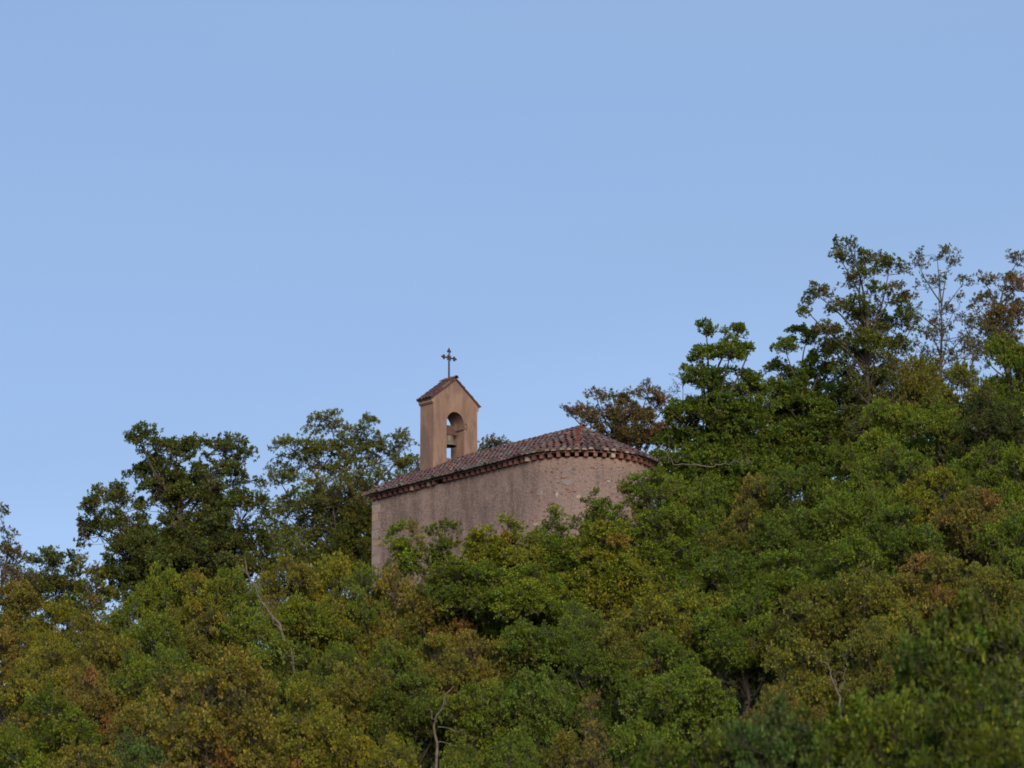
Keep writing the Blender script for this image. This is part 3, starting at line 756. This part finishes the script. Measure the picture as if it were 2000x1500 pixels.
SK = 'oaks standing against the sky'
own_tree('oak_tree', 101, 182, [(280, 868, 38, 36), (345, 890, 52, 34), (300, 935, 62, 44), (215, 975, 52, 32), (195, 1045, 42, 36), (250, 1035, 55, 40),
         (440, 885, 46, 32), (478, 900, 22, 24), (425, 955, 72, 58), (345, 985, 90, 62), (470, 1020, 55, 62), (300, 1075, 70, 42), (395, 1065, 95, 50), (180, 1000, 28, 24), (325, 1105, 75, 40), (420, 1110, 85, 40), (255, 1085, 50, 36), (480, 1075, 50, 44), (290, 1135, 80, 36), (385, 1150, 90, 36), (235, 1125, 50, 34), (470, 1130, 60, 40), (245, 1168, 44, 36), (520, 1120, 40, 40)],
         'sky', 'big dark oak with ragged crown alone against the sky left of the chapel', SK, base_px=370, trunk_r=.26, clump_den=1.0, brown=.02, leaf=.14)
own_tree('oak_tree', 102, 193, [(648, 838, 42, 36), (715, 835, 22, 30), (695, 870, 55, 34), (575, 880, 45, 32), (550, 945, 38, 52), (630, 915, 75, 55), (735, 905, 55, 50), (785, 872, 24, 36),
         (650, 985, 95, 55), (745, 970, 60, 70), (560, 1010, 50, 48), (800, 930, 30, 50), (700, 1040, 90, 40), (600, 1060, 70, 36), (690, 1075, 80, 40), (770, 1040, 40, 60), (560, 1095, 60, 40), (640, 1110, 90, 40), (530, 1050, 36, 40), (700, 1140, 50, 40), (640, 1150, 60, 40)],
         'light', 'airy olive green oak touching the left side of the bell gable', SK, base_px=665, trunk_r=.2, clump_den=.95, tips=15, leaf=.115, brown=.03)
own_tree('young_oak', 103, 178, [(2, 1015, 26, 20), (12, 1055, 24, 22), (28, 1085, 18, 18), (0, 1095, 34, 32), (15, 1125, 46, 34), (45, 1145, 40, 34)],
         'grey', 'thin leafed tree cut by the left edge, against the sky', SK, base_px=-12, trunk_r=.12, clump_den=.8, tips=8, leaves=7, brown=.15)
own_tree('young_oak', 104, 180, [(62, 1110, 24, 26), (92, 1100, 18, 24), (75, 1145, 48, 34), (60, 1185, 50, 34)], 'sky', 'small dark grey green tree low on the skyline near the left edge', SK, trunk_r=.10, clump_den=.85, brown=.04)
own_tree('young_oak', 105, 181, [(118, 1110, 26, 28), (145, 1130, 24, 26), (130, 1165, 46, 36), (135, 1205, 50, 34)], 'dark', 'small dark bushy tree between the left edge and the big dark oak', SK, trunk_r=.10, clump_den=1.2, brown=.03)
own_tree('sapling', 106, 176, [(165, 1115, 20, 26), (195, 1130, 22, 20), (178, 1165, 38, 36), (195, 1200, 46, 34)], 'olive', 'small yellowish sapling with sky behind, at the foot of the big dark oak', SK, trunk_r=.08, clump_den=.9, tips=9, brown=.05)
own_tree('oak_tree', 107, 196, [(1112, 806, 24, 16), (1165, 778, 18, 16), (1150, 818, 36, 24), (1208, 790, 34, 26), (1262, 778, 38, 24), (1225, 825, 60, 34), (1292, 805, 26, 36), (1255, 865, 60, 36), (1185, 855, 50, 26), (1300, 860, 40, 36)],
         'brownsky', 'brown leafed oak rising behind the apse roof', SK, base_px=1235, trunk_r=.22, clump_den=.95, tips=15, leaf=.115, brown=.35, brown_col=(1.35, .95, 1.2))
own_tree('sapling', 108, 184, fill=0, lobes=[(1335, 738, 16, 18), (1322, 768, 18, 20), (1345, 790, 22, 26)], col='grey', label='wispy almost leafless sapling between the brown oak and the tall green oak', group=SK, trunk_r=.07, clump_den=.6, tips=7, leaves=4, leaf=.09, brown=.1)
own_tree('oak_tree', 109, 178, fill=.95, lobes=[(1380, 655, 26, 20), (1438, 655, 18, 18), (1462, 690, 16, 16), (1372, 700, 34, 32), (1425, 700, 46, 38), (1370, 758, 52, 42), (1440, 760, 50, 48), (1395, 815, 85, 52), (1335, 825, 50, 46), (1455, 835, 55, 52), (1395, 870, 90, 36), (1320, 870, 45, 35), (1370, 915, 90, 36), (1450, 905, 60, 40), (1310, 915, 50, 30), (1335, 955, 60, 44), (1410, 960, 90, 44), (1480, 950, 60, 50), (1312, 985, 46, 40), (1350, 1015, 60, 40), (1300, 1045, 50, 34), (1345, 1070, 60, 36), (1470, 765, 32, 36), (1478, 815, 36, 38), (1300, 945, 36, 30)],
         col='deep', label='full green oak with two leafy tips right of the apse', group=SK, base_px=1410, trunk_r=.24, clump_den=1.05, leaf=.145, brown=.02)
own_tree('oak_tree', 110, 183, fill=.95, lobes=[(1536, 690, 28, 26), (1575, 665, 36, 28), (1618, 690, 30, 34), (1525, 740, 34, 36), (1590, 735, 55, 42), (1648, 740, 24, 32), (1555, 795, 58, 46), (1625, 795, 46, 46), (1580, 850, 85, 46), (1510, 830, 40, 40), (1520, 885, 70, 36), (1610, 885, 70, 36), (1520, 930, 70, 46), (1610, 930, 80, 46), (1655, 850, 40, 50), (1490, 840, 40, 50), (1665, 900, 50, 46), (1512, 775, 32, 36), (1655, 785, 36, 40)],
         col='deep', label='broad leafy oak below the tall thin crowned tree', group=SK, base_px=1575, trunk_r=.2, clump_den=1.0, leaf=.14, brown=.03)
own_tree('tall_oak', 111, 181, fill=.7, lobes=[(1660, 484, 26, 14), (1640, 505, 18, 12), (1690, 515, 40, 20), (1735, 535, 38, 28), (1680, 555, 40, 24), (1598, 578, 30, 20), (1580, 612, 18, 24), (1650, 605, 48, 22), (1735, 590, 40, 34), (1695, 635, 45, 32), (1740, 640, 30, 34), (1610, 650, 30, 16),
         (1705, 690, 24, 34), (1712, 750, 32, 40), (1750, 690, 34, 36), (1680, 800, 50, 46), (1745, 780, 50, 50), (1668, 715, 28, 30), (1640, 660, 24, 24), (1780, 640, 26, 30), (1775, 740, 34, 40), (1715, 850, 70, 40)],
         col='sky', label='tallest tree on the slope, thin crowned, with a dark ivy clad trunk', group=SK, base_px=1705, trunk_r=.2, clump_den=1.15, tips=14, leaves=9, leaf=.13, brown=.10)
own_tree('tall_oak', 112, 186, fill=0, lobes=[(1830, 502, 34, 18), (1795, 520, 18, 14), (1850, 525, 26, 20), (1835, 560, 38, 18), (1880, 555, 22, 14), (1862, 610, 34, 24), (1810, 640, 34, 32), (1850, 665, 46, 30), (1890, 650, 30, 26), (1800, 690, 36, 30), (1880, 700, 44, 34), (1830, 740, 60, 40), (1785, 600, 20, 22)],
         col='grey', label='see-through grey brown tree beside the tallest tree, sky between its twigs', group=SK, base_px=1845, trunk_r=.12, clump_den=.95, tips=9, leaves=7, leaf=.12, brown=.20)
own_tree('tall_oak', 113, 188, [(1985, 515, 28, 22), (1925, 555, 34, 18), (1975, 565, 40, 30), (1945, 600, 44, 24), (1990, 615, 36, 30), (1955, 650, 46, 26), (1910, 600, 24, 24), (1975, 690, 50, 36), (1920, 690, 40, 34), (1905, 640, 34, 26), (1990, 555, 30, 26), (1955, 625, 44, 26)],
         'brownsky', 'dark brownish tree cut by the right edge, highest there against the sky', SK, base_px=1968, trunk_r=.16, clump_den=.9, tips=9, brown=.10, leaf=.12)
own_tree('sapling', 114, 193, [(944, 876, 7, 5), (962, 868, 12, 8), (975, 868, 10, 7)], 'grey', 'tip of a leafy sapling just above the roof ridge, right of the bell gable', SK, trunk_r=.05, clump_den=1.2, tips=6, leaves=7, brown=.1)

WB = 'bushes and saplings along the chapel wall'
own_tree('sapling', 121, 166.5, fill=.6, lobes=[(765, 1055, 22, 26), (800, 1040, 24, 18), (788, 1085, 36, 26), (815, 1075, 22, 22), (775, 1115, 40, 26), (820, 1110, 36, 24)], col='bright', label='sparse green sapling in front of the wall near its left corner', group=WB, cat='sapling', trunk_r=.07, clump_den=.72, tips=9)
own_tree('sapling', 122, 167, fill=.6, lobes=[(872, 1036, 18, 14), (848, 1050, 16, 16), (846, 1090, 30, 24), (880, 1070, 14, 14), (860, 1120, 40, 26)], col='green', label='small open sapling before the middle of the bare nave wall', group=WB, cat='sapling', trunk_r=.06, clump_den=.72, tips=9)
own_tree('young_oak', 123, 166, [(988, 1035, 22, 18), (960, 1058, 34, 26), (1012, 1072, 40, 28), (935, 1095, 50, 32), (990, 1110, 70, 42), (915, 1130, 50, 35), (960, 1085, 50, 30), (1035, 1110, 40, 36)], 'yellow', 'yellow green young oak with one pointed top before the nave wall', WB, trunk_r=.12, brown=.04)
own_tree('shrub', 124, 168, [(1082, 1015, 22, 16), (1080, 1042, 30, 24), (1090, 1085, 46, 36), (1060, 1060, 22, 20), (1050, 1095, 50, 34), (1110, 1120, 60, 40), (1040, 1125, 60, 36)], 'green', 'narrow upright green shrub where the nave wall meets the apse', WB, cat='shrub', trunk_r=.07, clump_den=1.5, leaf=.10, brown=0)
own_tree('shrub', 125, 168.5, [(1165, 992, 26, 18), (1180, 1020, 42, 28), (1145, 1035, 28, 24), (1170, 1070, 50, 36), (1130, 1085, 36, 34), (1215, 1075, 36, 34), (1170, 1115, 70, 36)], 'deep', 'rounded green shrub at the middle of the apse wall', WB, cat='shrub', trunk_r=.07, clump_den=1.5, leaf=.10, brown=0)
own_tree('young_oak', 126, 165, [(1170, 1040, 34, 24), (1198, 1065, 36, 26), (1145, 1075, 34, 26), (1175, 1105, 62, 38), (1215, 1120, 40, 34), (1150, 1145, 50, 34), (1210, 1150, 60, 36), (1180, 1175, 70, 40)], 'yellow', 'yellow leafed young oak in front of the apse shrubs', WB, trunk_r=.11, brown=.05)
own_tree('tall_shrub', 127, 167, [(1260, 945, 40, 20), (1232, 975, 34, 32), (1285, 978, 48, 40), (1315, 945, 12, 12), (1230, 1020, 50, 42), (1300, 1035, 60, 46), (1255, 1060, 60, 40), (1255, 1105, 70, 40), (1325, 1090, 50, 44), (1300, 1145, 70, 40)], 'bright', 'fresh green tall shrub covering the right side of the apse', WB, cat='shrub', trunk_r=.09, clump_den=1.35, leaf=.10, brown=.01)

own_tree('shrub', 128, 164.5, [(895, 1128, 46, 30), (940, 1150, 55, 36), (865, 1160, 46, 34), (905, 1185, 70, 36)], 'green', 'low green shrub at the wall foot, left of the yellow green pointed oak', WB, cat='shrub', trunk_r=.06, clump_den=1.3, leaf=.11, brown=.03)
own_tree('shrub', 129, 163.5, [(1010, 1150, 60, 34), (1060, 1160, 60, 36), (985, 1180, 60, 36), (1040, 1195, 80, 36)], 'bright', 'low bright shrub under the narrow upright shrub at the wall joint', WB, cat='shrub', trunk_r=.06, clump_den=1.3, leaf=.11, brown=.03)

# --- the wooded slope: a few grown trees, copied with their trunks and crowns
def dome(seed, H=6.0, Rr=2.45, low=.20, cone=False, nl=11):
    g = random.Random(seed); L = []
    if cone:
        for k in range(6):
            f = k / 5; r = Rr * (1 - f) * .62 + .35
            L.append(((g.uniform(-.2, .2), g.uniform(-.2, .2), H * (.28 + .66 * f)), (r, r, .75)))
        return L
    L.append(((g.uniform(-.4, .4), g.uniform(-.4, .4), H * .80), (Rr * .52, Rr * .52, H * .15)))
    for k in range(nl):
        a = 2 * math.pi * (k + g.uniform(-.3, .3)) / nl * (1 if k < nl else 1); rr = Rr * g.uniform(.45, .72); zz = H * g.uniform(low + .12, .76)
        q = Rr * g.uniform(.32, .48); L.append(((rr * math.cos(a), rr * math.sin(a), zz), (q, q, q * g.uniform(.65, .9))))
    L.append(((0, 0, H * .52), (Rr * .6, Rr * .6, H * .18)))
    return L
VAR = []
for i, (kw, cone) in enumerate([(dict(brown=.03), 0), (dict(brown=.06), 0), (dict(brown=.02, leaf=.135), 0), (dict(brown=.10, clump_den=.9), 0), (dict(brown=.03, leaf=.11, leaves=11), 0), (dict(brown=.05), 0),
                                (dict(brown=.02, clump_den=1.1), 0), (dict(brown=.14), 0), (dict(brown=.04, leaf=.15, leaves=8), 0), (dict(brown=.6, leaf=.10, tips=18), 1),
                                (dict(brown=.16), 0), (dict(brown=.26), 0),
                                (dict(brown=.01, leaf=.165, leaves=9, clump_den=.8), 0), (dict(brown=.02, leaf=.155, leaves=9, clump_den=.85), 0), (dict(brown=.01, leaf=.175, leaves=8, clump_den=.75), 0)]):
    kw = dict(kw); kw.setdefault('clump_den', 1.0)
    VAR.append(tree_meshes(300 + i, dome(40 + i, cone=bool(cone)), (0, 0, 4.3), 6.0, trunk_r=.15, clump_r=.50, **kw))

SLOPE = 'trees covering the wooded slope'
NEAR = 'near trees in the lower right corner'
# px of crown centre, py of crown top, width in px, colour, label, [distance]
FOREST = [
 (35, 1135, 190, 'rust', 'rust flecked oak at the left edge, just under the thin leafed skyline tree'),
 (112, 1172, 160, 'yellow', 'yellow olive oak beside the rust flecked oak at the left edge'),
 (172, 1195, 120, 'olive', 'brownish olive tree below the small yellowish sapling on the skyline'),
 (245, 1165, 130, 'green', 'green tree below the left half of the big dark oak'),
 (320, 1100, 120, 'bright', 'bright green tree topping the slope under the trunk of the big dark oak'),
 (392, 1112, 130, 'yellow', 'yellow green tree under the right half of the big dark oak'),
 (450, 1098, 110, 'green', 'green tree just left of the leaning dead trunk'),
 (560, 1082, 150, 'olive', 'olive oak with dry twigs, below the airy oak'),
 (640, 1072, 140, 'yellow', 'yellow green oak highest on the slope left of the chapel'),
 (700, 1092, 110, 'green', 'green tree hiding the foot of the left chapel corner'),
 (775, 1112, 140, 'rust', 'oak with rusty leaf tips at the foot of the nave wall'),
 (870, 1120, 110, 'rust', 'small rusty tipped oak below the middle of the nave wall'),
 (10, 1225, 170, 'russet', 'reddish brown oak low on the left edge'),
 (105, 1235, 180, 'yellow', 'dull yellow oak right of the reddish brown one at the left edge'),
 (210, 1225, 170, 'olive', 'grey green oak with a pale bare branch, left of the middle slope'),
 (300, 1195, 170, 'green', 'round green oak two rows under the big dark oak'),
 (395, 1185, 160, 'olive', 'olive tree in the second row, left of the leaning dead trunk'),
 (480, 1175, 150, 'green', 'green oak crossed by the leaning dead trunk'),
 (600, 1160, 170, 'bright', 'bright green oak right of the leaning dead trunk'),
 (690, 1165, 160, 'yellow', 'yellow green oak with rusty tufts below the left chapel corner'),
 (790, 1170, 160, 'green', 'green oak in the second row below the nave wall'),
 (885, 1175, 120, 'russet', 'oak with a reddish dead patch below the right part of the nave wall'),
 (985, 1140, 190, 'green', 'deep green oak under the pointed yellow green young oak'),
 (1100, 1120, 150, 'green', 'green oak below the narrow shrub at the apse'),
 (1225, 1085, 200, 'yellow', 'wide yellow green oak at the foot of the apse shrubs'),
 (175, 1300, 140, 'russet', 'oak with two red brown dead tips on the lower left slope'),
 (55, 1315, 180, 'olive', 'dull green oak below the reddish brown one on the left edge'),
 (270, 1275, 150, 'green', 'small green oak above the red brown tips on the left'),
 (345, 1255, 140, 'deep', 'dark green oak left of the big domed oak'),
 (430, 1262, 270, 'rust', 'big domed oak with olive and rusty crown on the lower left slope', 139),
 (560, 1240, 170, 'deep', 'dark green oak between the big domed oak and the leaning dead trunk'),
 (655, 1250, 160, 'green', 'mid green oak below the bright green one right of the dead trunk'),
 (760, 1250, 170, 'green', 'leafy green oak in the third row below the nave'),
 (850, 1235, 150, 'olive', 'olive oak with pale twigs below the reddish dead patch'),
 (930, 1225, 150, 'rust', 'brown tinged oak at the centre of the slope'),
 (1040, 1210, 190, 'deep', 'dark green oak low under the nave and apse corner'),
 (1140, 1175, 180, 'green', 'green oak below the wide yellow green one'),
 (1250, 1170, 170, 'olive', 'olive green oak at the left of the dark hollow'),
 (110, 1345, 210, 'green', 'green oak on the lower left below the red brown tips'),
 (280, 1370, 170, 'rust', 'russet green oak left of and below the big domed oak'),
 (595, 1325, 120, 'yellow', 'small yellow oak touching the right side of the big domed oak'),
 (690, 1290, 180, 'olive', 'broad olive oak in the fourth row right of the domed oak'),
 (810, 1310, 200, 'deep', 'green oak with a forked pale trunk at the bottom centre'),
 (935, 1320, 180, 'green', 'green oak with a bare side branch, right of the forked trunk'),
 (1030, 1300, 170, 'deep', 'dark green oak with orange leaves on its side, lower centre'),
 (1150, 1260, 190, 'deep', 'deep green oak with a grey snag, right of the lower centre'),
 (1290, 1240, 180, 'deep', 'deep green oak by the edge of the dark hollow'),
 (35, 1430, 200, 'bright', 'green oak in the lower left corner'),
 (170, 1440, 170, 'olive', 'yellowish oak beside the lower left corner'),
 (265, 1430, 150, 'blue', 'dark bluish green tree under the domed oak'),
 (355, 1480, 120, 'russet', 'brown topped tree at the bottom edge under the domed oak'),
 (560, 1400, 200, 'olive', 'olive yellow oak at the bottom right of the domed oak'),
 (655, 1395, 170, 'yellow', 'yellow oak with bare twigs at the bottom edge'),
 (760, 1430, 180, 'yellow', 'yellow olive oak at the bottom edge left of the forked trunk'),
 (900, 1450, 180, 'green', 'green oak at the bottom edge under the bare side branch'),
 (1010, 1420, 150, 'green', 'bright leafed oak at the bottom edge, left of the brown oak'),
 (1095, 1425, 140, 'rust', 'brown tinged oak left of the russet spire'),
 (1240, 1392, 135, 'green', 'green oak right of the russet spire'),
 (1350, 1290, 190, 'green', 'light topped green oak in the dark hollow at lower right'),
 # right hand slope
 (1375, 930, 120, 'green', 'small green oak right of the tall shrub at the apse'),
 (1480, 918, 140, 'rust', 'tree with pinkish brown crown under the bare branch'),
 (1570, 900, 150, 'deep', 'dark green oak below the broad leafy skyline oak'),
 (1650, 865, 150, 'green', 'green oak at the foot of the tallest tree, to its left'),
 (1730, 770, 140, 'bright', 'bright green tree at the foot of the ivy clad trunk'),
 (1790, 690, 150, 'rust', 'brownish bush like tree under the see-through grey tree'),
 (1870, 700, 150, 'olive', 'brown olive tree between the see-through tree and the right edge'),
 (1965, 655, 150, 'green', 'green tree on the right edge under the dark brownish skyline tree'),
 (1840, 785, 170, 'green', 'green oak below the brownish bush like tree'),
 (1940, 765, 170, 'dark', 'dark green oak on the right edge with sky gaps'),
 (1440, 985, 160, 'olive', 'olive oak below the pinkish brown crown'),
 (1345, 1020, 170, 'green', 'green oak right of the yellow leafed young oak by the apse'),
 (1540, 985, 170, 'deep', 'dark leafy oak right of the pinkish brown crown'),
 (1640, 945, 170, 'green', 'green oak in the third row under the tallest tree'),
 (1740, 860, 170, 'green', 'green oak directly below the bright green tree at the ivy trunk'),
 (1820, 905, 170, 'yellow', 'yellow green oak in the middle of the right slope'),
 (1915, 860, 170, 'green', 'green oak below the dark oak on the right edge'),
 (1990, 870, 150, 'bright', 'bright green oak cut by the right edge, halfway up'),
 (1420, 1075, 190, 'deep', 'dark green oak above the dark hollow'),
 (1530, 1070, 190, 'green', 'broad green oak at the centre of the right slope'),
 (1660, 1040, 190, 'green', 'green oak under a bare forked twig on the right slope'),
 (1760, 980, 180, 'deep', 'deep green oak left of the big rust coloured oak'),
 (1905, 955, 170, 'russet', 'big rust coloured oak near the right edge'),
 (1985, 985, 150, 'green', 'green oak between the rust coloured oak and the right edge'),
 (1330, 1140, 190, 'yellow', 'yellow green oak with reddish tips right below the apse'),
 (1450, 1150, 210, 'green', 'wide rounded green oak in front of the dark hollow'),
 (1580, 1140, 190, 'olive', 'olive green oak above the pale dead snag'),
 (1690, 1110, 180, 'olive', 'olive oak right above the pale dead snag'),
 (1830, 1075, 200, 'rust', 'rust and yellow oak below the big rust coloured one'),
 (1945, 1095, 170, 'olive', 'yellow olive oak on the right edge below the rust coloured oak'),
 (1560, 1235, 170, 'olive', 'dull green oak left of the pale dead snag'),
 (1700, 1215, 140, 'olive', 'olive tree right of the pale dead snag'),
 (1770, 1170, 150, 'yellow', 'yellow tree above the near trees of the lower right corner'),
]
def place(i, px, py, w, col, label, Y=None, var=None, name='oak_tree', group=SLOPE):
    g = random.Random(900 + i)
    if Y is None:
        t = (1500 - py) / (1500 - top_row(px)); Y = Y0 + (Y1 - Y0) * t + g.uniform(-.8, .8)
        if abs(px - 1000) < 320 and py < 1130: Y = min(Y, 165.5)
    p = at(px, py, Y); gz = ground(p.x, Y)
    s = w * .46 / ppm(Y, py) / 2.35; H = p.z - gz
    sz = H / 5.95
    s = max(s, sz * .58)
    wood, crown = VAR[var if var is not None else g.choice((3, 7, 10)) if col == 'rust' else g.choice((10, 11)) if col == 'russet' else g.choice((0, 1, 2, 4, 5, 6, 8))]
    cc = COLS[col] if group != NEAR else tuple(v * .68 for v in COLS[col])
    if px < 950: cc = (cc[0] * 1.10, cc[1] * 1.0, cc[2])
    return set_tree(name, wood, crown, (p.x, Y, gz), g.uniform(0, 6.28), (s, s, sz), cc, label, group)
for i, f in enumerate(FOREST):
    place(i, *f[:5], Y=f[5] if len(f) > 5 else None)
place(400, 1160, 1385, 130, 'russet', 'russet brown pointed tree like a small spire at the bottom edge', Y=134, var=9, name='conical_tree', group=None)
place(401, 1530, 1345, 110, 'russet', 'orange brown bush in the dark hollow left of the dead snag', Y=138, var=7, name='oak_tree')
# near trees of the lower right corner, closer to the camera
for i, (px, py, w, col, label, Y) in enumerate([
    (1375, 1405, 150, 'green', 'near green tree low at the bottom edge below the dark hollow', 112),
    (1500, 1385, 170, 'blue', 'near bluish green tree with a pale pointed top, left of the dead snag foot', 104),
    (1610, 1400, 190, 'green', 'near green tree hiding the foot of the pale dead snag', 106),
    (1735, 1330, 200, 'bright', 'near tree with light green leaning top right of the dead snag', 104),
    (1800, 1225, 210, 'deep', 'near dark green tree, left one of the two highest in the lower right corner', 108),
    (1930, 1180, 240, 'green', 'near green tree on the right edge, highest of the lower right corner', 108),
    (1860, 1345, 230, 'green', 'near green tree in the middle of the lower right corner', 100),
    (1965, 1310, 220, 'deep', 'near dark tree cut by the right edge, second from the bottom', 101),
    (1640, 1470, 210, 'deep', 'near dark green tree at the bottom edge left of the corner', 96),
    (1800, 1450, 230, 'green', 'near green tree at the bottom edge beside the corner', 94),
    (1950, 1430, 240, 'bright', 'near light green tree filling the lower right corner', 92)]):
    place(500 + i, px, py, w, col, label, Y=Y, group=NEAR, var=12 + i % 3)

# --- dead wood
def dead(name, label, paths, cat='dead tree', mat=None):
    b = Vector(paths[0][0][0]); o = empty(name, b); tag(o, label, cat)
    V, Q, nv = [], [], 0; parts = []
    for k, (pts, r0, r1) in enumerate(paths):
        pts = np.array([Vector(p) - b for p in pts]); g = np.random.default_rng(k + len(pts))
        t = np.linspace(0, 1, len(pts) * 3 - 2); src = np.linspace(0, 1, len(pts))
        sm = np.stack([np.interp(t, src, pts[:, j]) for j in range(3)], 1) + g.normal(0, .06, (len(t), 3)) * np.sin(t * np.pi)[:, None]
        v, q = polytube(sm, np.linspace(r0 * .62, r1 * .8, len(t)), 6); me = np_mesh('limb', v, q, smooth=True)
        link('trunk' if k == 0 else 'limb', me, mat or M_DEAD, o)
    return o
def A(Y, *pp): return [at(x, y, Y) for x, y in pp]
def onground(px, Y, py):
    p = at(px, py, Y); return Vector((p.x, Y, ground(p.x, Y) - .2))
Y = 156.5
dead('dead_tree', 'pale leaning dead trunk sticking out of the green slope left of the chapel', [
    ([onground(600, Y, 1340)] + A(Y, (568, 1268), (530, 1200), (505, 1160), (482, 1118), (478, 1085)), .11, .02),
    (A(Y, (548, 1232), (530, 1205), (500, 1203)), .04, .012), (A(Y, (486, 1125), (470, 1112), (462, 1100)), .035, .01), (A(Y, (505, 1160), (512, 1130), (508, 1105)), .03, .008)])
Y = 140.5
dead('dead_snag', 'pale bare dead snag with short broken branches in the dark hollow', [
    ([onground(1645, Y, 1460)] + A(Y, (1642, 1400), (1636, 1350), (1625, 1315), (1618, 1300), (1600, 1290)), .085, .02),
    (A(Y, (1634, 1340), (1628, 1318), (1640, 1310), (1652, 1318)), .03, .01), (A(Y, (1638, 1350), (1650, 1330), (1648, 1300), (1655, 1270)), .035, .008),
    (A(Y, (1618, 1305), (1617, 1285), (1610, 1270)), .025, .008), (A(Y, (1632, 1330), (1622, 1322), (1618, 1330)), .02, .008), (A(Y, (1638, 1345), (1655, 1348), (1662, 1356)), .02, .006)])
Y = 173.5
dead('dead_branch', 'long pale dead branch lying level below the full green oak right of the apse', [
    (A(Y, (1385, 912), (1345, 906), (1316, 905), (1300, 880), (1282, 862)), .05, .015), (A(Y, (1314, 902), (1305, 898), (1292, 893)), .03, .01), (A(Y, (1322, 904), (1332, 890), (1334, 868)), .025, .008),
    (A(Y, (1385, 912), (1400, 910), (1425, 906), (1455, 906), (1462, 900), (1470, 905)), .045, .015), (A(Y, (1450, 904), (1449, 885), (1440, 877)), .022, .007), (A(Y, (1462, 900), (1455, 880), (1456, 868)), .022, .007)], cat='dead branch')
Y = 138
dead('forked_tree', 'forked pale trunk showing through the leaves at the bottom centre', [
    ([onground(852, Y, 1500)] + A(Y, (850, 1450), (855, 1395), (870, 1360), (886, 1340)), .09, .02), (A(Y, (853, 1410), (842, 1395), (836, 1385)), .04, .012),
    (A(Y, (855, 1420), (885, 1424), (910, 1434), (930, 1444)), .035, .01), (A(Y, (852, 1450), (880, 1452), (915, 1460)), .03, .008)])

# --- undergrowth on the slope floor, nobody could count it
rng = np.random.default_rng(77)
N = 9000
Yu = rng.uniform(88, 178, N); pu = rng.uniform(-80, 2080, N)
Xu = (pu - 1000) * 1.03 * Yu / FPX
Zu = np.array([ground(x, y) for x, y in zip(Xu, Yu)])
keep = np.array([((Vector((x - CH.x, y - CH.y)) - CU * min(9.7, max(0, Vector((x - CH.x, y - CH.y)).dot(CU)))).length > 6.0) for x, y in zip(Xu, Yu)])
Xu, Yu, Zu = Xu[keep], Yu[keep], Zu[keep]; N = len(Xu)
per = 16; nL = N * per; ci = np.repeat(np.arange(N), per)
h = rng.uniform(.3, 1.5, N) * np.where(Yu > 160, 1.9, 1.0)
base = np.stack([Xu, Yu, Zu], 1)[ci] + np.stack([rng.normal(0, .4, nL), rng.normal(0, .4, nL), rng.random(nL) * h[ci]], 1)
ld = unit(rng, nL) + np.array([0, 0, .3]); ld /= np.linalg.norm(ld, axis=1, keepdims=True)
sdv = np.cross(ld, unit(rng, nL)); sdv /= np.linalg.norm(sdv, axis=1, keepdims=True)
L = rng.uniform(.12, .26, (nL, 1))
Vl = np.stack([base, base + ld * L * .55 + sdv * L * .25, base + ld * L, base + ld * L * .55 - sdv * L * .25], 1).reshape(-1, 3)
c = rng.uniform(.6, 1.2, (N, 3))[ci]
me = np_mesh('undergrowth', Vl, np.arange(nL * 4).reshape(-1, 4), c); me.materials.append(M_LEAF)
ug = link('undergrowth', me); ug.color = (.035, .042, .012, 1); tag(ug, 'dark low undergrowth covering the floor of the wooded slope', 'undergrowth', kind='stuff')
